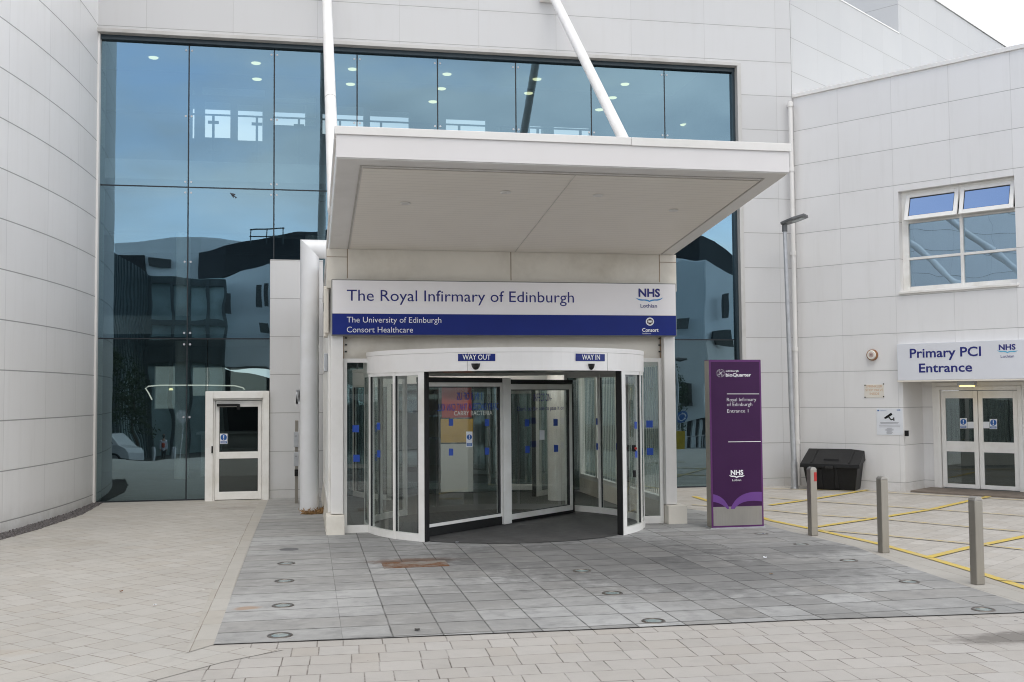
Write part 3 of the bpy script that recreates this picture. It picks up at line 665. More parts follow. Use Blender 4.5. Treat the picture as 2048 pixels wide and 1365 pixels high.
# window
m = MB()
fr = (2.36, 4.575, 3.975, 5.99)
m.holes(wf, fr[0], fr[1], fr[2], fr[3], [(2.49, 3.50, 4.07, 4.605), (3.56, 4.53, 4.07, 4.605), (2.49, 3.50, 4.655, 5.34), (3.56, 4.53, 4.655, 5.34), (2.49, 3.50, 5.43, 5.90), (3.56, 4.53, 5.43, 5.90)], .14, .24)
WN = obj('window', m, M_alu, WG, .006)
m = MB(); m.fbox(lambda a, b, c: WP(a, b, c), 2.34, 4.60, -.05, .14, 3.925, 3.974); obj('window_sill', m, M_alu, WN, .006)
for a_ in ((2.485, 3.505), (3.555, 4.535)):
    for b_ in ((4.065, 4.61), (4.65, 5.345)):
        m = MB(); m.fbox(lambda a, b, c: WP(a, c, b), a_[0], a_[1], b_[0], b_[1], .19, .20); obj('pane', m, M_winglass, WN)
ca, sa = math.cos(R_(17)), math.sin(R_(17))
for a_ in ((2.475, 3.512), (3.548, 4.545)):             # top-hung lights pushed open
    hf = lambda a, b, c: WP(a, .125-(b*sa)+c*ca, 5.925-b*ca-c*sa)   # b: down the sash, c: depth
    m = MB(); m.holes(hf, a_[0], a_[1], 0., .56, [(a_[0]+.075, a_[1]-.075, .075, .475)], -.0, .05); obj('open_sash', m, M_alu, WN, .005)
    m = MB(); m.holes(hf, a_[0]+.075, a_[1]-.075, .075, .475, [(a_[0]+.085, a_[1]-.085, .092, .468)], .012, .04); obj('gasket', m, M_dark, WN)
    m = MB(); m.fbox(hf, a_[0]+.078, a_[1]-.078, .078, .472, .02, .028); obj('sash_pane', m, M_ventglass, WN)
    m = MB(); m.fbox(lambda a, b, c: WP(a, c, b), a_[0]+.03, a_[1]-.03, 5.425, 5.905, .235, .245); obj('dark_gap', m, M_dark, WN)
m = MB(); m.fbox(lambda a, b, c: WP(a, b, c), 2.2, 4.8, .9, 1.0, 3.4, 6.3); obj('room_blind_wall', m, M_indark, WN)
# doorway
RD = .93
m = MB(); m.fbox(lambda a, b, c: WP(a, b, c), 2.055, 2.355, .3, RD+.2, 0, 2.6); obj('recess_side', m, M_wing, WG)
m = MB(); m.fbox(lambda a, b, c: WP(a, b, c), 2.0, 6, .302, RD+.1, 2.42, 2.5); obj('recess_ceiling', m, M_cream, WG)
sL = WA(1884, 880, RD)[0]; sM = WA(1957.5, 880, RD)[0]; sR = WA(2037, 880, RD)[0]
zT = WA(1955, 782, RD)[1]; zB = max(.03, WA(1955, 978, RD)[1])
m = MB(); m.holes(wf, 2.355, 6, 0, 2.45, [(sL-.09, sR+.09, -1, zT+.09)], RD, RD+.15); obj('recess_wall', m, M_wing, WG)
m = MB(); m.holes(wf, sL-.09, sR+.09, 0, zT+.09, [(sL-.012, sR+.012, 0, zT+.012)], RD-.04, RD+.12); m.holes(wf, sL-.17, sR+.17, 0, zT+.17, [(sL-.09, sR+.09, -1, zT+.09)], RD-.02, RD-.001); D2 = obj('door', m, M_alu, WG, .006)
zr = lambda y: WA(1955, y, RD)[1]
for a_, b_ in ((sL, sM-.006), (sM+.006, sR)):
    hs = [(a_+.085, b_-.085, zr(970), zr(905)), (a_+.085, b_-.085, zr(884), zr(797))]
    m = MB(); m.holes(wf, a_, b_, zB, zT, hs, RD-.0, RD+.05); obj('door_leaf', m, M_alu, D2, .004)
    for h in hs:
        m = MB(); m.fbox(wf, h[0]-.003, h[1]+.003, h[2]-.003, h[3]+.003, RD+.02, RD+.03); obj('pane', m, M_doorglass, D2)
m = MB(); m.fbox(lambda a, b, c: WP(a, b, c), 2.5, 6, RD+1.6, RD+1.7, 0, 2.5); m.fbox(lambda a, b, c: WP(a, b, c), 2.5, 6, RD+.2, RD+1.6, -.01, .02); obj('lobby_wall', m, M_indark, WG)
WDP = lambda x, y: APL(x, y, WP(0, RD+.018, 0), N)
mandatory(1927, 847, 14, 20.5, WDP, -N*.006, D2); mandatory(1987, 848.5, 15, 20, WDP, -N*.006, D2)
for x0, x1 in ((1935, 1949.5), (1965, 1979)):
    m = poly_px([(x0, 844), (x1, 844), (x1, 857), (x0, 857)], WDP, -N*.007); obj('paper_notice', m, M_paper, D2, recalc=False)
m = MB(); m.fbox(lambda a, b, c: WP(a, b, c), 2.5, 6, -.12, RD-.045, 0, .045); obj('door_step', m, simple('brown_stone_step', (.17, .14, .115), .75, 0, .2, 5., .2), WG, .01)
P_W = lambda x, y: APL(x, y, W0, N)

# ================================================================== ENTRANCE PORCH
PO = thing('entrance_porch', 'white entrance porch with columns, glazed sides and projecting canopy', 'porch', (2.95, 18.4, 0))
cz = lambda Y: 4.12+.1095*(15.5-Y)
CX0, CX1, CYF, CYB = .305, 5.545, 11.52, 20.9
m = MB(); m.hexa([(CX0, CYF, cz(CYF)), (CX1, CYF, cz(CYF)), (CX1, CYB, cz(CYB)), (CX0, CYB, cz(CYB))], [(CX0, CYF, cz(CYF)+.30), (CX1, CYF, cz(CYF)+.30), (CX1, CYB, cz(CYB)+.30), (CX0, CYB, cz(CYB)+.30)])
CN = obj('canopy', m, M_white, PO, .012)
m = MB(); m.box(CX0-.004, CX1+.004, CYF-.012, CYF-.001, cz(CYF)+.012, cz(CYF)+.262); obj('fascia', m, M_fascia, CN, .003)
m = MB()
for a_, b_, dz in ((CX0-.022, 3.62, 0), (3.625, CX1+.022, .006)): m.box(a_, b_, CYF-.03, CYF+.14, cz(CYF)+.262-dz, cz(CYF)+.352)
m.hexa([(CX0-.022, CYF+.141, cz(CYF)+.25), (CX0+.08, CYF+.141, cz(CYF)+.25), (CX0+.08, CYB, cz(CYB)+.26), (CX0-.022, CYB, cz(CYB)+.26)], [(CX0-.022, CYF+.141, cz(CYF)+.35), (CX0+.08, CYF+.141, cz(CYF)+.35), (CX0+.08, CYB, cz(CYB)+.36), (CX0-.022, CYB, cz(CYB)+.36)])
m.hexa([(CX1-.08, CYF+.141, cz(CYF)+.25), (CX1+.022, CYF+.141, cz(CYF)+.25), (CX1+.022, CYB, cz(CYB)+.26), (CX1-.08, CYB, cz(CYB)+.26)], [(CX1-.08, CYF+.141, cz(CYF)+.35), (CX1+.022, CYF+.141, cz(CYF)+.35), (CX1+.022, CYB, cz(CYB)+.36), (CX1-.08, CYB, cz(CYB)+.36)])
obj('cap_flashing', m, M_white, CN, .005)
def sof(x0, x1, y0, y1, d, t=.004):
    m = MB(); m.hexa([(x0, y0, cz(y0)-d-t), (x1, y0, cz(y0)-d-t), (x1, y1, cz(y1)-d-t), (x0, y1, cz(y1)-d-t)], [(x0, y0, cz(y0)-d), (x1, y0, cz(y0)-d), (x1, y1, cz(y1)-d), (x0, y1, cz(y1)-d)]); return m
M_slot = simple('slot_grey', (.50, .475, .44), .6); M_seam = simple('seam_pale', (.62, .59, .54), .6)
obj('soffit', sof(.60, 5.30, 11.80, 15.46, .002, .008), M_soffit, CN)
for a_ in ((.565, .585, 11.72, 15.47), (5.315, 5.335, 11.72, 15.47), (.587, 5.313, 11.72, 11.735), (3.03, 3.038, 11.80, 15.46)):
    obj('soffit_slot', sof(*a_, .002 if a_[1]-a_[0] > .015 or a_[1] > 5 else .0115, .006), M_slot if a_[1]-a_[0] > .011 else M_seam, CN)
for q in ((1.19, 13.09), (2.35, 12.52), (3.51, 12.54), (4.68, 13.09)):
    m = MB(); m.lathe([(.0, -.004), (.035, -.004), (.04, -.014), (.062, -.012), (.066, 0)], 24, (q[0], q[1], cz(q[1])-.010)); obj('downlight', m, M_white, CN)
# porch front
m = MB(); m.box(.27, 5.57, PY, 15.7, 3.55, 4.118); m.box(.50, 5.36, 15.66, 15.75, 2.52, 3.0); obj('head_panel', m, M_cream, PO)
m = MB()
for x in (.565, 2.98, 5.30): m.box(x-.006, x+.006, PY-.003, PY, 3.69, 4.117)
m.box(.27, .565, PY-.003, PY, 3.995, 4.004); m.box(5.30, 5.57, PY-.003, PY, 3.995, 4.004)
m.box(.505, .52, 15.64, 15.66, 2.53, 2.86); m.box(5.34, 5.355, 15.64, 15.66, 2.53, 2.86)
obj('panel_joint', m, simple('rusty_joint', (.30, .22, .15), .8, 0, .3), PO)
m = MB()
for x in (.55, 5.325):
    for z in (2.82, 2.72, 2.62): m.lathe([(.0, 0), (.018, 0), (.018, .02)], 10, (x, 15.62, z))
obj('bolt', m, M_dark, PO)
for x0, x1 in ((.33, .505), (5.355, 5.53)):
    m = MB(); m.box(x0, x1, PY, 15.72, .3, 3.56); cl = obj('column', m, M_white, PO, .006)
    b0, b1 = (.265, .525) if x0 < 1 else (5.36, 5.66)
    m = MB(); m.box(b0, b1, 15.42, 15.80, 0, .29); obj('column_base', m, M_cream, cl, .01)
# side walls of the porch
for X, sg in ((.30, -1), (5.53, 1)):
    x0, x1 = (X, X+.10) if sg < 0 else (X-.10, X)
    ys = [15.8, 17.1, 18.4, 19.75, 21.0]
    hs = [(ys[i]+.05, ys[i+1]-.05, .38, 2.42) for i in range(4)]+[(ys[i]+.05, ys[i+1]-.05, 2.5, 3.3) for i in range(4)]
    m = MB(); m.holes(lambda a, b, c: Vector((c, a, b)), 15.73, 21.05, .30, 3.62, hs, x0, x1); sw = obj('side_frame', m, M_alu, PO, .004)
    for h in hs:
        m = MB(); m.box((x0+x1)/2-.005, (x0+x1)/2+.005, h[0]-.004, h[1]+.004, h[2]-.004, h[3]+.004); obj('side_pane', m, M_clear, sw)
    m = MB(); m.hexa([(x0-(.04 if sg < 0 else 0), 15.81, 0), (x1+(.04 if sg > 0 else .0), 15.81, 0), (x1+(.04 if sg > 0 else .0), 21.05, 0), (x0-(.04 if sg < 0 else 0), 21.05, 0)],
                     [(x0, 15.81, .299), (x1, 15.81, .299), (x1, 21.05, .299), (x0, 21.05, .299)]); obj('side_plinth', m, M_cream, sw, .006)
    m = MB(); m.box(x0, x1, 15.73, 21.05, 3.63, 3.9) if False else m.hexa([(x0, 15.73, 3.621), (x1, 15.73, 3.621), (x1, 21.05, 3.50), (x0, 21.05, 3.50)], [(x0, 15.73, 4.08), (x1, 15.73, 4.08), (x1, 21.05, 3.512), (x0, 21.05, 3.512)]); obj('side_head', m, M_cream, sw)
bl_ = MB()
for k in range(50):
    y = 15.9+k*.105; bl_.add([(5.395, y, .42), (5.41, y+.075, .42), (5.41, y+.075, 2.44), (5.395, y, 2.44)], [(0, 1, 2, 3)])
bl_.v += []; bo = obj('vertical_blind', bl_, simple('pale_blind', (.66, .72, .68), .7, 0, .04), PO, recalc=False); so = bo.modifiers.new('thick', 'SOLIDIFY'); so.thickness = .003
# bracket on the left flank, hopper under the canopy edge
m = MB(); m.box(.235, .298, 15.75, 16.15, 2.86, 3.60); m.box(.245, .30, 15.55, 15.75, 2.9, 3.55); obj('sign_box_side', m, M_cream, PO, .01)
m = MB(); m.box(.24, .30, 15.95, 16.1, 2.35, 2.62); obj('bracket', m, M_galv, PO, .01)
# front side lights
for x0, x1 in ((.51, .96), (4.94, 5.35)):
    m = MB(); m.holes(fx, x0, x1, .0, 2.53, [(x0+.055, x1-.03, .12, 2.47)] if x0 < 1 else [(x0+.03, x1-.055, .12, 2.47)], 15.60, 15.66); fl = obj('front_frame', m, M_alu, PO, .004)
    m = MB(); m.box(x0+.04, x1-.02, 15.626, 15.636, .11, 2.48); obj('front_pane', m, M_clear, fl)
    Q = AYf(15.62)
    for (cx, cy) in (((711.5, 858), (713, 917)) if x0 < 1 else ((1299, 848.5), (1300, 903.5))):
        obj('square_sticker', poly_px([(cx-6.5, cy-7), (cx+6.5, cy-7), (cx+6.5, cy+7), (cx-6.5, cy+7)], Q, (0, 0, 0)), M_decal, fl, recalc=False)
m = MB(); m.box(.45, 5.4, 15.76, 21.2, 2.95, 3.02); obj('porch_ceiling', m, M_inwall, PO)

M_plamp = emit('porch_fill_glow', (1., .96, .88), 55.)  # small porch lights, made more and stronger to brighten the inside
for x in (1.4, 2.95, 4.5):
    for y in (18.75, 20.6):
        m = MB(); m.lathe([(0, 0), (.085, 0), (.10, .012), (0, .012)], 20, (x, y, 2.935)); obj('porch_fill_light', m, M_plamp, PO)

# ================================================================== REVOLVING DOORS
M_drum = simple('drum_white', (.90, .875, .85), .36, 0, .02, 2., 0, .5, dirt=(.84, .81, .775))
def revolving(c, label, z1=2.31, z2=2.62, simple_=False):
    t = thing('revolving_door', label, 'revolving door', (c[0], c[1], 0))
    R0 = 2.1; D = math.radians
    m = MB(); m.arc(c, R0-.04, R0+.03, 0, 2*math.pi, z1, z2-.065, 96); hd = obj('drum_header', m, M_drum, t)
    m = MB(); m.arc(c, R0-.04, R0+.036, 0, 2*math.pi, z2-.062, z2, 96); obj('header_rim', m, M_drum, hd)
    m = MB(); m.quad(*[(c[0]+(R0-.03)*math.cos(2*math.pi*i/64), c[1]+(R0-.03)*math.sin(2*math.pi*i/64), z1+.05) for i in range(64)]); m2 = obj('drum_ceiling', m, simple('drum_ceiling_grey', (.22, .225, .225), .3, 0, .1), hd)
    m = MB(); m.quad(*[(c[0]+(R0-.03)*math.cos(2*math.pi*i/64), c[1]+(R0-.03)*math.sin(2*math.pi*i/64), z2-.02) for i in range(64)]); obj('drum_roof', m, M_white, hd)
    if not simple_:
        m = MB()
        for a in (246.5, 302): m.arc(c, R0+.028, R0+.0315, D(a-.06), D(a+.06), z1, z2-.066, 1)
        obj('header_seam', m, simple('seam_grey', (.40, .39, .37), .6), hd)
    for a0_, a1_, posts in ((131, 229, (131, 150, 171, 193, 213.5, 227.6)), (311, 409, (312.2, 330, 349, 10+360, 30+360, 409))):
        m = MB(); m.arc(c, R0-.035, R0+.022, D(a0_), D(a1_), .0, .115, 40); m.arc(c, R0-.03, R0+.018, D(a0_), D(a1_), z1-.05, z1-.001, 40); cp = obj('curved_screen', m, M_alu, t)
        m = MB()
        for a in posts:
            wd = 1.35 if a in (227.6, 312.2) else .62
            m.arc(c, R0-.045, R0+.028, D(a-wd), D(a+wd), .002, z1-.002, 3)
        obj('screen_post', m, M_alu, cp, .003)
        m = MB()
        for a in posts[1:-1] if a0_ == 131 else posts[1:]:
            for s_ in (-1, 1): m.arc(c, R0-.02, R0+.012, D(a+s_*.62-.16), D(a+s_*.62+.16), .116, z1-.05, 1)
        obj('gasket', m, M_dark, cp)
        m = MB(); m.arc(c, R0-.010, R0, D(a0_+1), D(a1_-1), .10, z1-.04, 40); gl = obj('curved_pane', m, M_clear, cp)
        for p_ in gl.data.polygons: p_.use_smooth = True
        es = gl.modifiers.new('split', 'EDGE_SPLIT'); es.split_angle = R_(40)
        if a0_ == 131: e0, e1 = 229.0, 229.55
        else: e0, e1 = 310.2, 310.8
        m = MB(); m.arc(c, R0-.06, R0+.026, D(e0), D(e1), .01, z1-.002, 2); obj('safety_edge', m, M_black, cp)
    return t, hd
DC = (2.95, 16.0)
RV, RVH = revolving(DC, 'large white framed revolving door standing in the porch front, way in and way out signs on it')
LD = Vector((math.cos(R_(41.5)), math.sin(R_(41.5)), 0)); LN = Vector((LD.y, -LD.x, 0))   # along the leaves; towards the viewer
lf = lambda a, b, c: Vector((DC[0], DC[1], 0))+LD*a-LN*c+ZV*b
LP = lambda x, y: APL(x, y, Vector((DC[0], DC[1], 0))+LN*.008, LN)
m = MB(); m.fbox(lf, -.10, .085, .03, 2.24, -.075, .075); obj('centre_post', m, M_alu, RV, .006)
for a_, b_, nm in ((-1.86, -.10, 'L'), (.085, 1.80, 'R')):
    zb, zt = (.15, 2.17) if nm == 'L' else (.075, 2.15)
    m = MB(); m.holes(lf, a_, b_, zb, zt, [(a_+.07, b_-.02, zb+.045, zt-.06)] if nm == 'L' else [(a_+.02, b_-.075, zb+.085, zt-.085)], -.03, .03); lv = obj('door_wing', m, M_alu, RV, .004)
    h = (a_+.07, b_-.02, zb+.045, zt-.06) if nm == 'L' else (a_+.02, b_-.075, zb+.085, zt-.085)
    m = MB(); m.fbox(lf, h[0]-.003, h[1]+.003, h[2]-.003, h[3]+.003, -.005, .005); obj('wing_pane', m, M_clear, lv)
    m = MB(); m.holes(lf, h[0], h[1], h[2], h[3], [(h[0]+.012, h[1]-.03, h[2]+.012, h[3]-.015)], -.02, .02); obj('gasket', m, M_dark, lv)
    m = MB(); m.fbox(lf, a_-.03, b_, .028, zb-.001, -.028, .028); m.fbox(lf, a_-.05, b_, zt+.001, zt+.07, -.05, .05)
    if nm == 'L': m.fbox(lf, a_-.075, a_-.001, .03, zt, -.02, .02)
    else: m.fbox(lf, b_+.001, b_+.06, .03, zt, -.02, .02)
    obj('brush_seal', m, M_black, lv)
    for cx, cy in (((902, 845), (974, 845.5), (902, 904.5), (974, 902.5)) if nm == 'L' else ((1054, 846), (1111, 845), (1055, 899), (1112, 897))):
        obj('square_sticker', poly_px([(cx-4.3, cy-7), (cx+4.3, cy-6.6), (cx+4.3, cy+7), (cx-4.3, cy+7.4)], LP, LN*.001), M_decal, lv, recalc=False)
    if nm == 'L':
        mandatory(938.5, 879, 12.5, 31, LP, LN*.0015, lv)
        for b2, pl, pr, cp_, mr in (('1 IN 3 OF US', (914, 800), (964, 800), 15, True), ('CARRY BACTERIA THAT CAN KILL', (875, 821), (999, 821), 14.5, True)):
            obj('infection_lettering', text_px(b2, pl, pr, cp_, LP, LN*.001, mirror=mr), M_decal, lv, recalc=False)
        m = MB(); m.fbox(lf, a_+.03, a_+.05, .95, 1.02, -.034, -.03); obj('lock', m, M_dark, lv)
    else:
        for b2, pl, pr, cp_ in (('INFECTION-', (1067.5, 803), (1103, 803), 16, ), ("Don't be the one to pass it on", (1035, 821), (1128, 821), 9)):
            obj('infection_lettering', text_px(b2, pl, pr, cp_, LP, LN*.001), M_navy, lv, recalc=False)
        obj('paper_notice', poly_px([(1079, 861), (1089, 861), (1089, 880), (1079, 880)], LP, LN*.001), M_paper, lv, recalc=False)
def drum_plane(r):
    def f(x, y):
        d = ray(x, y); ox, oy = CAM.x-DC[0], CAM.y-DC[1]; a = d.x**2+d.y**2; b = 2*(ox*d.x+oy*d.y); c = ox*ox+oy*oy-r*r
        q = b*b-4*a*c; t = (-b-math.sqrt(max(q, 0)))/(2*a); return CAM+d*t
    return f
def curved_px(x0, x1, y0, y1, y0b, y1b, r, n=8):
    f = drum_plane(r); m = MB(); P = [f(x0+(x1-x0)*i/n, y0+(y0b-y0)*i/n) for i in range(n+1)]+[f(x0+(x1-x0)*i/n, y1+(y1b-y1)*i/n) for i in range(n+1)]
    m.add(P, [(i, i+1, n+2+i, n+1+i) for i in range(n)]); return m
def curved_text(body, x0, x1, yb, cap, r):
    f = drum_plane(r); m = text_mb(body, Vector((0, 0, 0)), XV, ZV, 1., 1., .012); o = MB()
    o.add([f(x0+(x1-x0)*v.x, yb-cap*v.z) for v in m.v], m.f); return o
for body, x0, x1, t0, t1, tx in (('WAY OUT', 916, 990.5, 708.3, 722.8, (925, 981, 719.7)), ('WAY IN', 1151.3, 1209.7, 707.6, 722.5, (1164, 1200, 719.8))):
    s_ = obj('way_sign', curved_px(x0, x1, t0, t1, t0-.3 if body == 'WAY OUT' else t0+1.2, t1-.3 if body == 'WAY OUT' else t1+.6, 2.136), M_blue, RV, recalc=False)
    obj('sign_lettering', curved_text(body, tx[0], tx[1], tx[2], 10.2, 2.139), M_letw, s_, recalc=False)
for cx, cy, hw in ((951.5, 727.5, 9.3), (1182, 728, 7.6)):
    f = drum_plane(2.13); m = MB(); c = f(cx, cy); rad = (c-Vector((DC[0], DC[1], c.z))).normalized(); tg = Vector((-rad.y, rad.x, 0)); vs = []; fs = []
    hw_ = hw*14/2124; nn = 14; kk = 6
    for k in range(kk+1):
        ph = k/kk*math.pi/2
        for i in range(nn+1):
            a = math.pi*i/nn; vs.append(c+tg*(-hw_*math.cos(a)*math.cos(ph)*.99)+ZV*(-.085*math.sin(a)*math.cos(ph)**.8)+rad*(.055*math.sin(ph)))
    for k in range(kk):
        for i in range(nn): fs.append((k*(nn+1)+i, k*(nn+1)+i+1, (k+1)*(nn+1)+i+1, (k+1)*(nn+1)+i))
    m.add(vs, fs, True); m.add([vs[k*(nn+1)] for k in range(kk+1)]+[vs[k*(nn+1)+nn] for k in range(kk, -1, -1)], [tuple(range(2*kk+2))])
    obj('motion_sensor', m, M_blk2, RV)
f = drum_plane(2.103)
for cx, cy, w2 in ((757, 853, 3.2), (757.5, 908.5, 3.2), (1271.5, 851, 2.4), (1272.5, 909, 2.4)):
    obj('square_sticker', poly_px([(cx-w2, cy-7.5), (cx+w2, cy-7), (cx+w2, cy+7), (cx-w2, cy+6.5)], f, (0, 0, 0)), M_decal, RV, recalc=False)
def drum_far(r):
    def f(x, y):
        d = ray(x, y); ox, oy = CAM.x-DC[0], CAM.y-DC[1]; a = d.x**2+d.y**2; b = 2*(ox*d.x+oy*d.y); c = ox*ox+oy*oy-r*r
        q = b*b-4*a*c; return CAM+d*((-b+math.sqrt(max(q, 0)))/(2*a))
    return f
f = drum_far(2.085)
for cx, cy in ((1196.5, 843.5), (1197, 893.5), (1236.5, 843.5), (1236.5, 893.5)):
    obj('square_sticker', poly_px([(cx-4.4, cy-6.5), (cx+4.4, cy-6.5), (cx+4.4, cy+6.5), (cx-4.4, cy+6.5)], f, (0, 0, 0)), M_decal, RV, recalc=False)
# handle, key switches on the posts
f = drum_plane(2.15)
for x0, x1, y0, y1 in ((852.5, 854.8, 917, 947),): obj('pull_handle', poly_px([(x0, y0), (x1, y0), (x1, y1), (x0, y1)], f, (0, 0, 0)), M_black, RV, recalc=False)
m = MB(); q = drum_plane(2.14)(1268, 897); m.box(q.x-.02, q.x+.02, q.y-.03, q.y+.03, q.z-.045, q.z+.045); obj('emergency_button_box', m, M_black, RV, .004)
m = MB(); m.tube([q+Vector((.012, -.03, 0)), q+Vector((.012, -.055, 0))], .018, 12); obj('emergency_button', m, M_red, RV)
m = MB(); q = drum_plane(2.14)(1269, 948); m.box(q.x-.016, q.x+.016, q.y-.02, q.y+.03, q.z-.05, q.z+.05); obj('key_switch', m, M_black, RV, .003)
RV2, _ = revolving((2.95, 21.75), 'inner revolving door seen dimly through the porch glass behind the front one', 2.2, 2.5, True)
m = MB(); c2 = Vector((2.95, 21.75, 0)); l2 = Vector((math.cos(R_(-25)), math.sin(R_(-25)), 0)); n2 = Vector((-l2.y, l2.x, 0)); lf2 = lambda a, b, c: c2+l2*a+n2*c+ZV*b
m.holes(lf2, -1.85, 1.85, .06, 2.1, [(-1.77, -.06, .18, 2.0), (.06, 1.77, .18, 2.0)], -.03, .03); obj('door_wing', m, M_alu, RV2, .004)

# ================================================================== SIGNS
SP_Y = 15.36
S1 = AYf(SP_Y)
ES = thing('entrance_sign', 'long white and blue sign board naming the infirmary, above the revolving door', 'sign', (2.95, SP_Y, 2.85))
tl, br, mid = S1(663.5, 557.5), S1(1353.5, 673), S1(663, 628.5)
X0, X1, Z0, Z1, ZM_ = S1(663, 615).x, S1(1353, 620).x, .5*(S1(663, 671).z+S1(1354, 673.5).z), .5*(S1(663, 557.5).z+S1(1352, 568.5).z), .5*(S1(663, 627.5).z+S1(1353, 631.5).z)
m = MB(); m.box(X0, X1, SP_Y+.012, PY-.004, Z0, Z1); obj('sign_box', m, simple('sign_edge_grey', (.20, .20, .19), .4, .3), ES, .006)
m = MB(); m.box(X0+.012, X1-.012, SP_Y, SP_Y+.011, ZM_, Z1-.014); obj('white_board', m, M_signwhite, ES)
m = MB(); m.box(X0+.012, X1-.012, SP_Y, SP_Y+.011, Z0+.014, ZM_-.002); obj('blue_board', m, M_blue, ES)
of = (0, -.003, 0)
for b_, pl, pr, cp_, mt, k in (('The Royal Infirmary of Edinburgh', (693.6, 601.2), (1148, 606.4), 22.6, M_navy, .000), ('The University of Edinburgh', (693.6, 645.3), (882.6, 646.3), 11.6, M_letw, -.004), ('Consort Healthcare', (693.6, 665.2), (826, 665.6), 11.6, M_letw, -.004),
                            ('NHS', (1277, 593.2), (1320, 594.2), 15.6, M_navy, .035), ('Lothian', (1281, 615.5), (1314, 616.), 7.4, M_navy, .006), ('Consort', (1284.3, 663.9), (1317, 664), 7.2, M_letw, .025), ('healthcare', (1285, 668.6), (1302, 668.7), 3., M_letw, .0)):
    obj('sign_lettering', text_px(b_, pl, pr, cp_, S1, of, bold=k), mt, ES, recalc=False)
obj('sign_logo', swoosh(1271, 1326, 1298.8, 595.5, 602.5, 5.2, S1, of), M_swoosh, ES, recalc=False)
eb = obj('university_emblem', disc_px(1299.7, 643.7, 8.2, S1, of, 28), M_letw, ES, recalc=False)
obj('emblem_disc', disc_px(1299.7, 643.7, 5.9, S1, (0, -.005, 0), 24), simple('emblem_dark_red', (.05, .012, .012), .5), eb, recalc=False)
obj('emblem_cross', merge(poly_px([(1296, 640.6), (1296.9, 639.7), (1303.4, 646.8), (1302.5, 647.7)], S1, (0, -.007, 0)), poly_px([(1302.5, 639.7), (1303.4, 640.6), (1296.9, 647.7), (1296, 646.8)], S1, (0, -.007, 0)), poly_px([(1295, 643), (1304.4, 643), (1304.4, 644.4), (1295, 644.4)], S1, (0, -.0075, 0))), M_letw, eb, recalc=False)

PS = thing('wing_sign', 'white Primary PCI Entrance sign board over the double door of the wing', 'sign', tuple(WP(3.5, -.1, 2.2)), -R_(54.3))
m = MB(); m.fbox(lambda a, b, c: WP(a, b, c), 2.31, 5.7, -.13, -.003, 2.205, 2.925); obj('sign_board', m, M_wsign, PS, .006)
m = MB(); m.fbox(lambda a, b, c: WP(a, b, c), 2.30, 5.71, -.135, -.003, 2.175, 2.203); obj('drip_edge', m, M_cream, PS)
SW = lambda x, y: APL(x, y, WP(0, -.131, 0), N)
ow = -N*.003
z8 = lambda x, y: (1680+x/3.79, 640+y/3.79)
for b_, pl, pr, cp_, mt, k in (('Primary PCI', z8(530, 293), z8(1070, 268), 18, M_navy, .018), ('Entrance', z8(600, 402), z8(1003, 388), 17.6, M_navy, .018), ('NHS', z8(1204, 229), z8(1332, 224), 10.5, M_navy, .035), ('Lothian', z8(1219, 288), z8(1320, 285), 5.6, M_navy, .0)):
    obj('sign_lettering', text_px(b_, pl, pr, cp_, SW, ow, bold=k), mt, PS, recalc=False)
obj('sign_logo', swoosh(1680+1190/3.79, 1680+1349/3.79, 1680+1270/3.79, 640+232/3.79, 640+246/3.79, 4.2, SW, ow), M_swcy, PS, recalc=False)

# totem
TO = thing('sign_totem', 'tall purple totem sign with stainless base standing beside the porch', 'sign', (6.2, 14.8, 0))
TY = 14.73
T1 = AYf(TY)
tx0, tx1 = .5*(T1(1416, 730).x+T1(1427, 1050).x), .5*(T1(1518, 730).x+T1(1530, 1050).x); tz1 = T1(1470, 721.5).z
m = MB(); m.box(tx0-.005, tx1, TY+.012, TY+.19, .03, tz1); obj('totem_body', m, M_bollard, TO, .006)
m = MB(); m.box(tx0-.004, tx1+.004, TY, TY+.011, .03, tz1+.006); m.box(tx0-.006, tx1+.005, TY+.0115, TY+.192, tz1+.001, tz1+.012); m.box(tx1+.0005, tx1+.005, TY+.0115, TY+.192, .03, tz1); obj('totem_edge', m, M_purple2, TO)
m = MB(); m.box(tx0+.022, tx1-.022, TY-.004, TY-.0005, .335, tz1-.02); obj('face_panel', m, M_purple, TO)
m = MB(); m.box(tx0+.022, tx1-.022, TY-.005, TY-.0005, .055, .328); obj('base_plate', m, M_steel, TO)
m = MB(); m.box(tx0-.03, tx1+.03, TY-.02, TY+.21, .012, .03); obj('foot_plate', m, M_galv, TO)
zt = lambda x, y: (1360+x/3.5, 690+y/3.5)
TF = AYf(TY-.004)
ot = (0, -.002, 0)
for b_, pl, pr, cp_, k in (('edinburgh', zt(320, 189), zt(410, 189), 3.6, .01), ('bioQuarter', zt(320, 222), zt(497, 222), 6.6, .02), ('Royal Infirmary', zt(328, 395), zt(533, 395), 7.0, -.012), ('of Edinburgh', zt(329, 429), zt(505, 429), 7.0, -.012), ('Entrance 1', zt(330, 475), zt(478, 474), 7.0, -.012), ('NHS', zt(355, 910), zt(443, 909), 9.2, .035), ('Lothian', zt(366, 954), zt(428, 954), 4.2, .0)):
    obj('sign_lettering', text_px(b_, pl, pr, cp_, TF, ot, bold=k), M_letw, TO, recalc=False)
obj('sign_logo', swoosh(*[1360+q/3.5 for q in (343, 453, 397)], 690+912/3.5, 690+927/3.5, 5., TF, ot), M_letw, TO, recalc=False)
mm = []
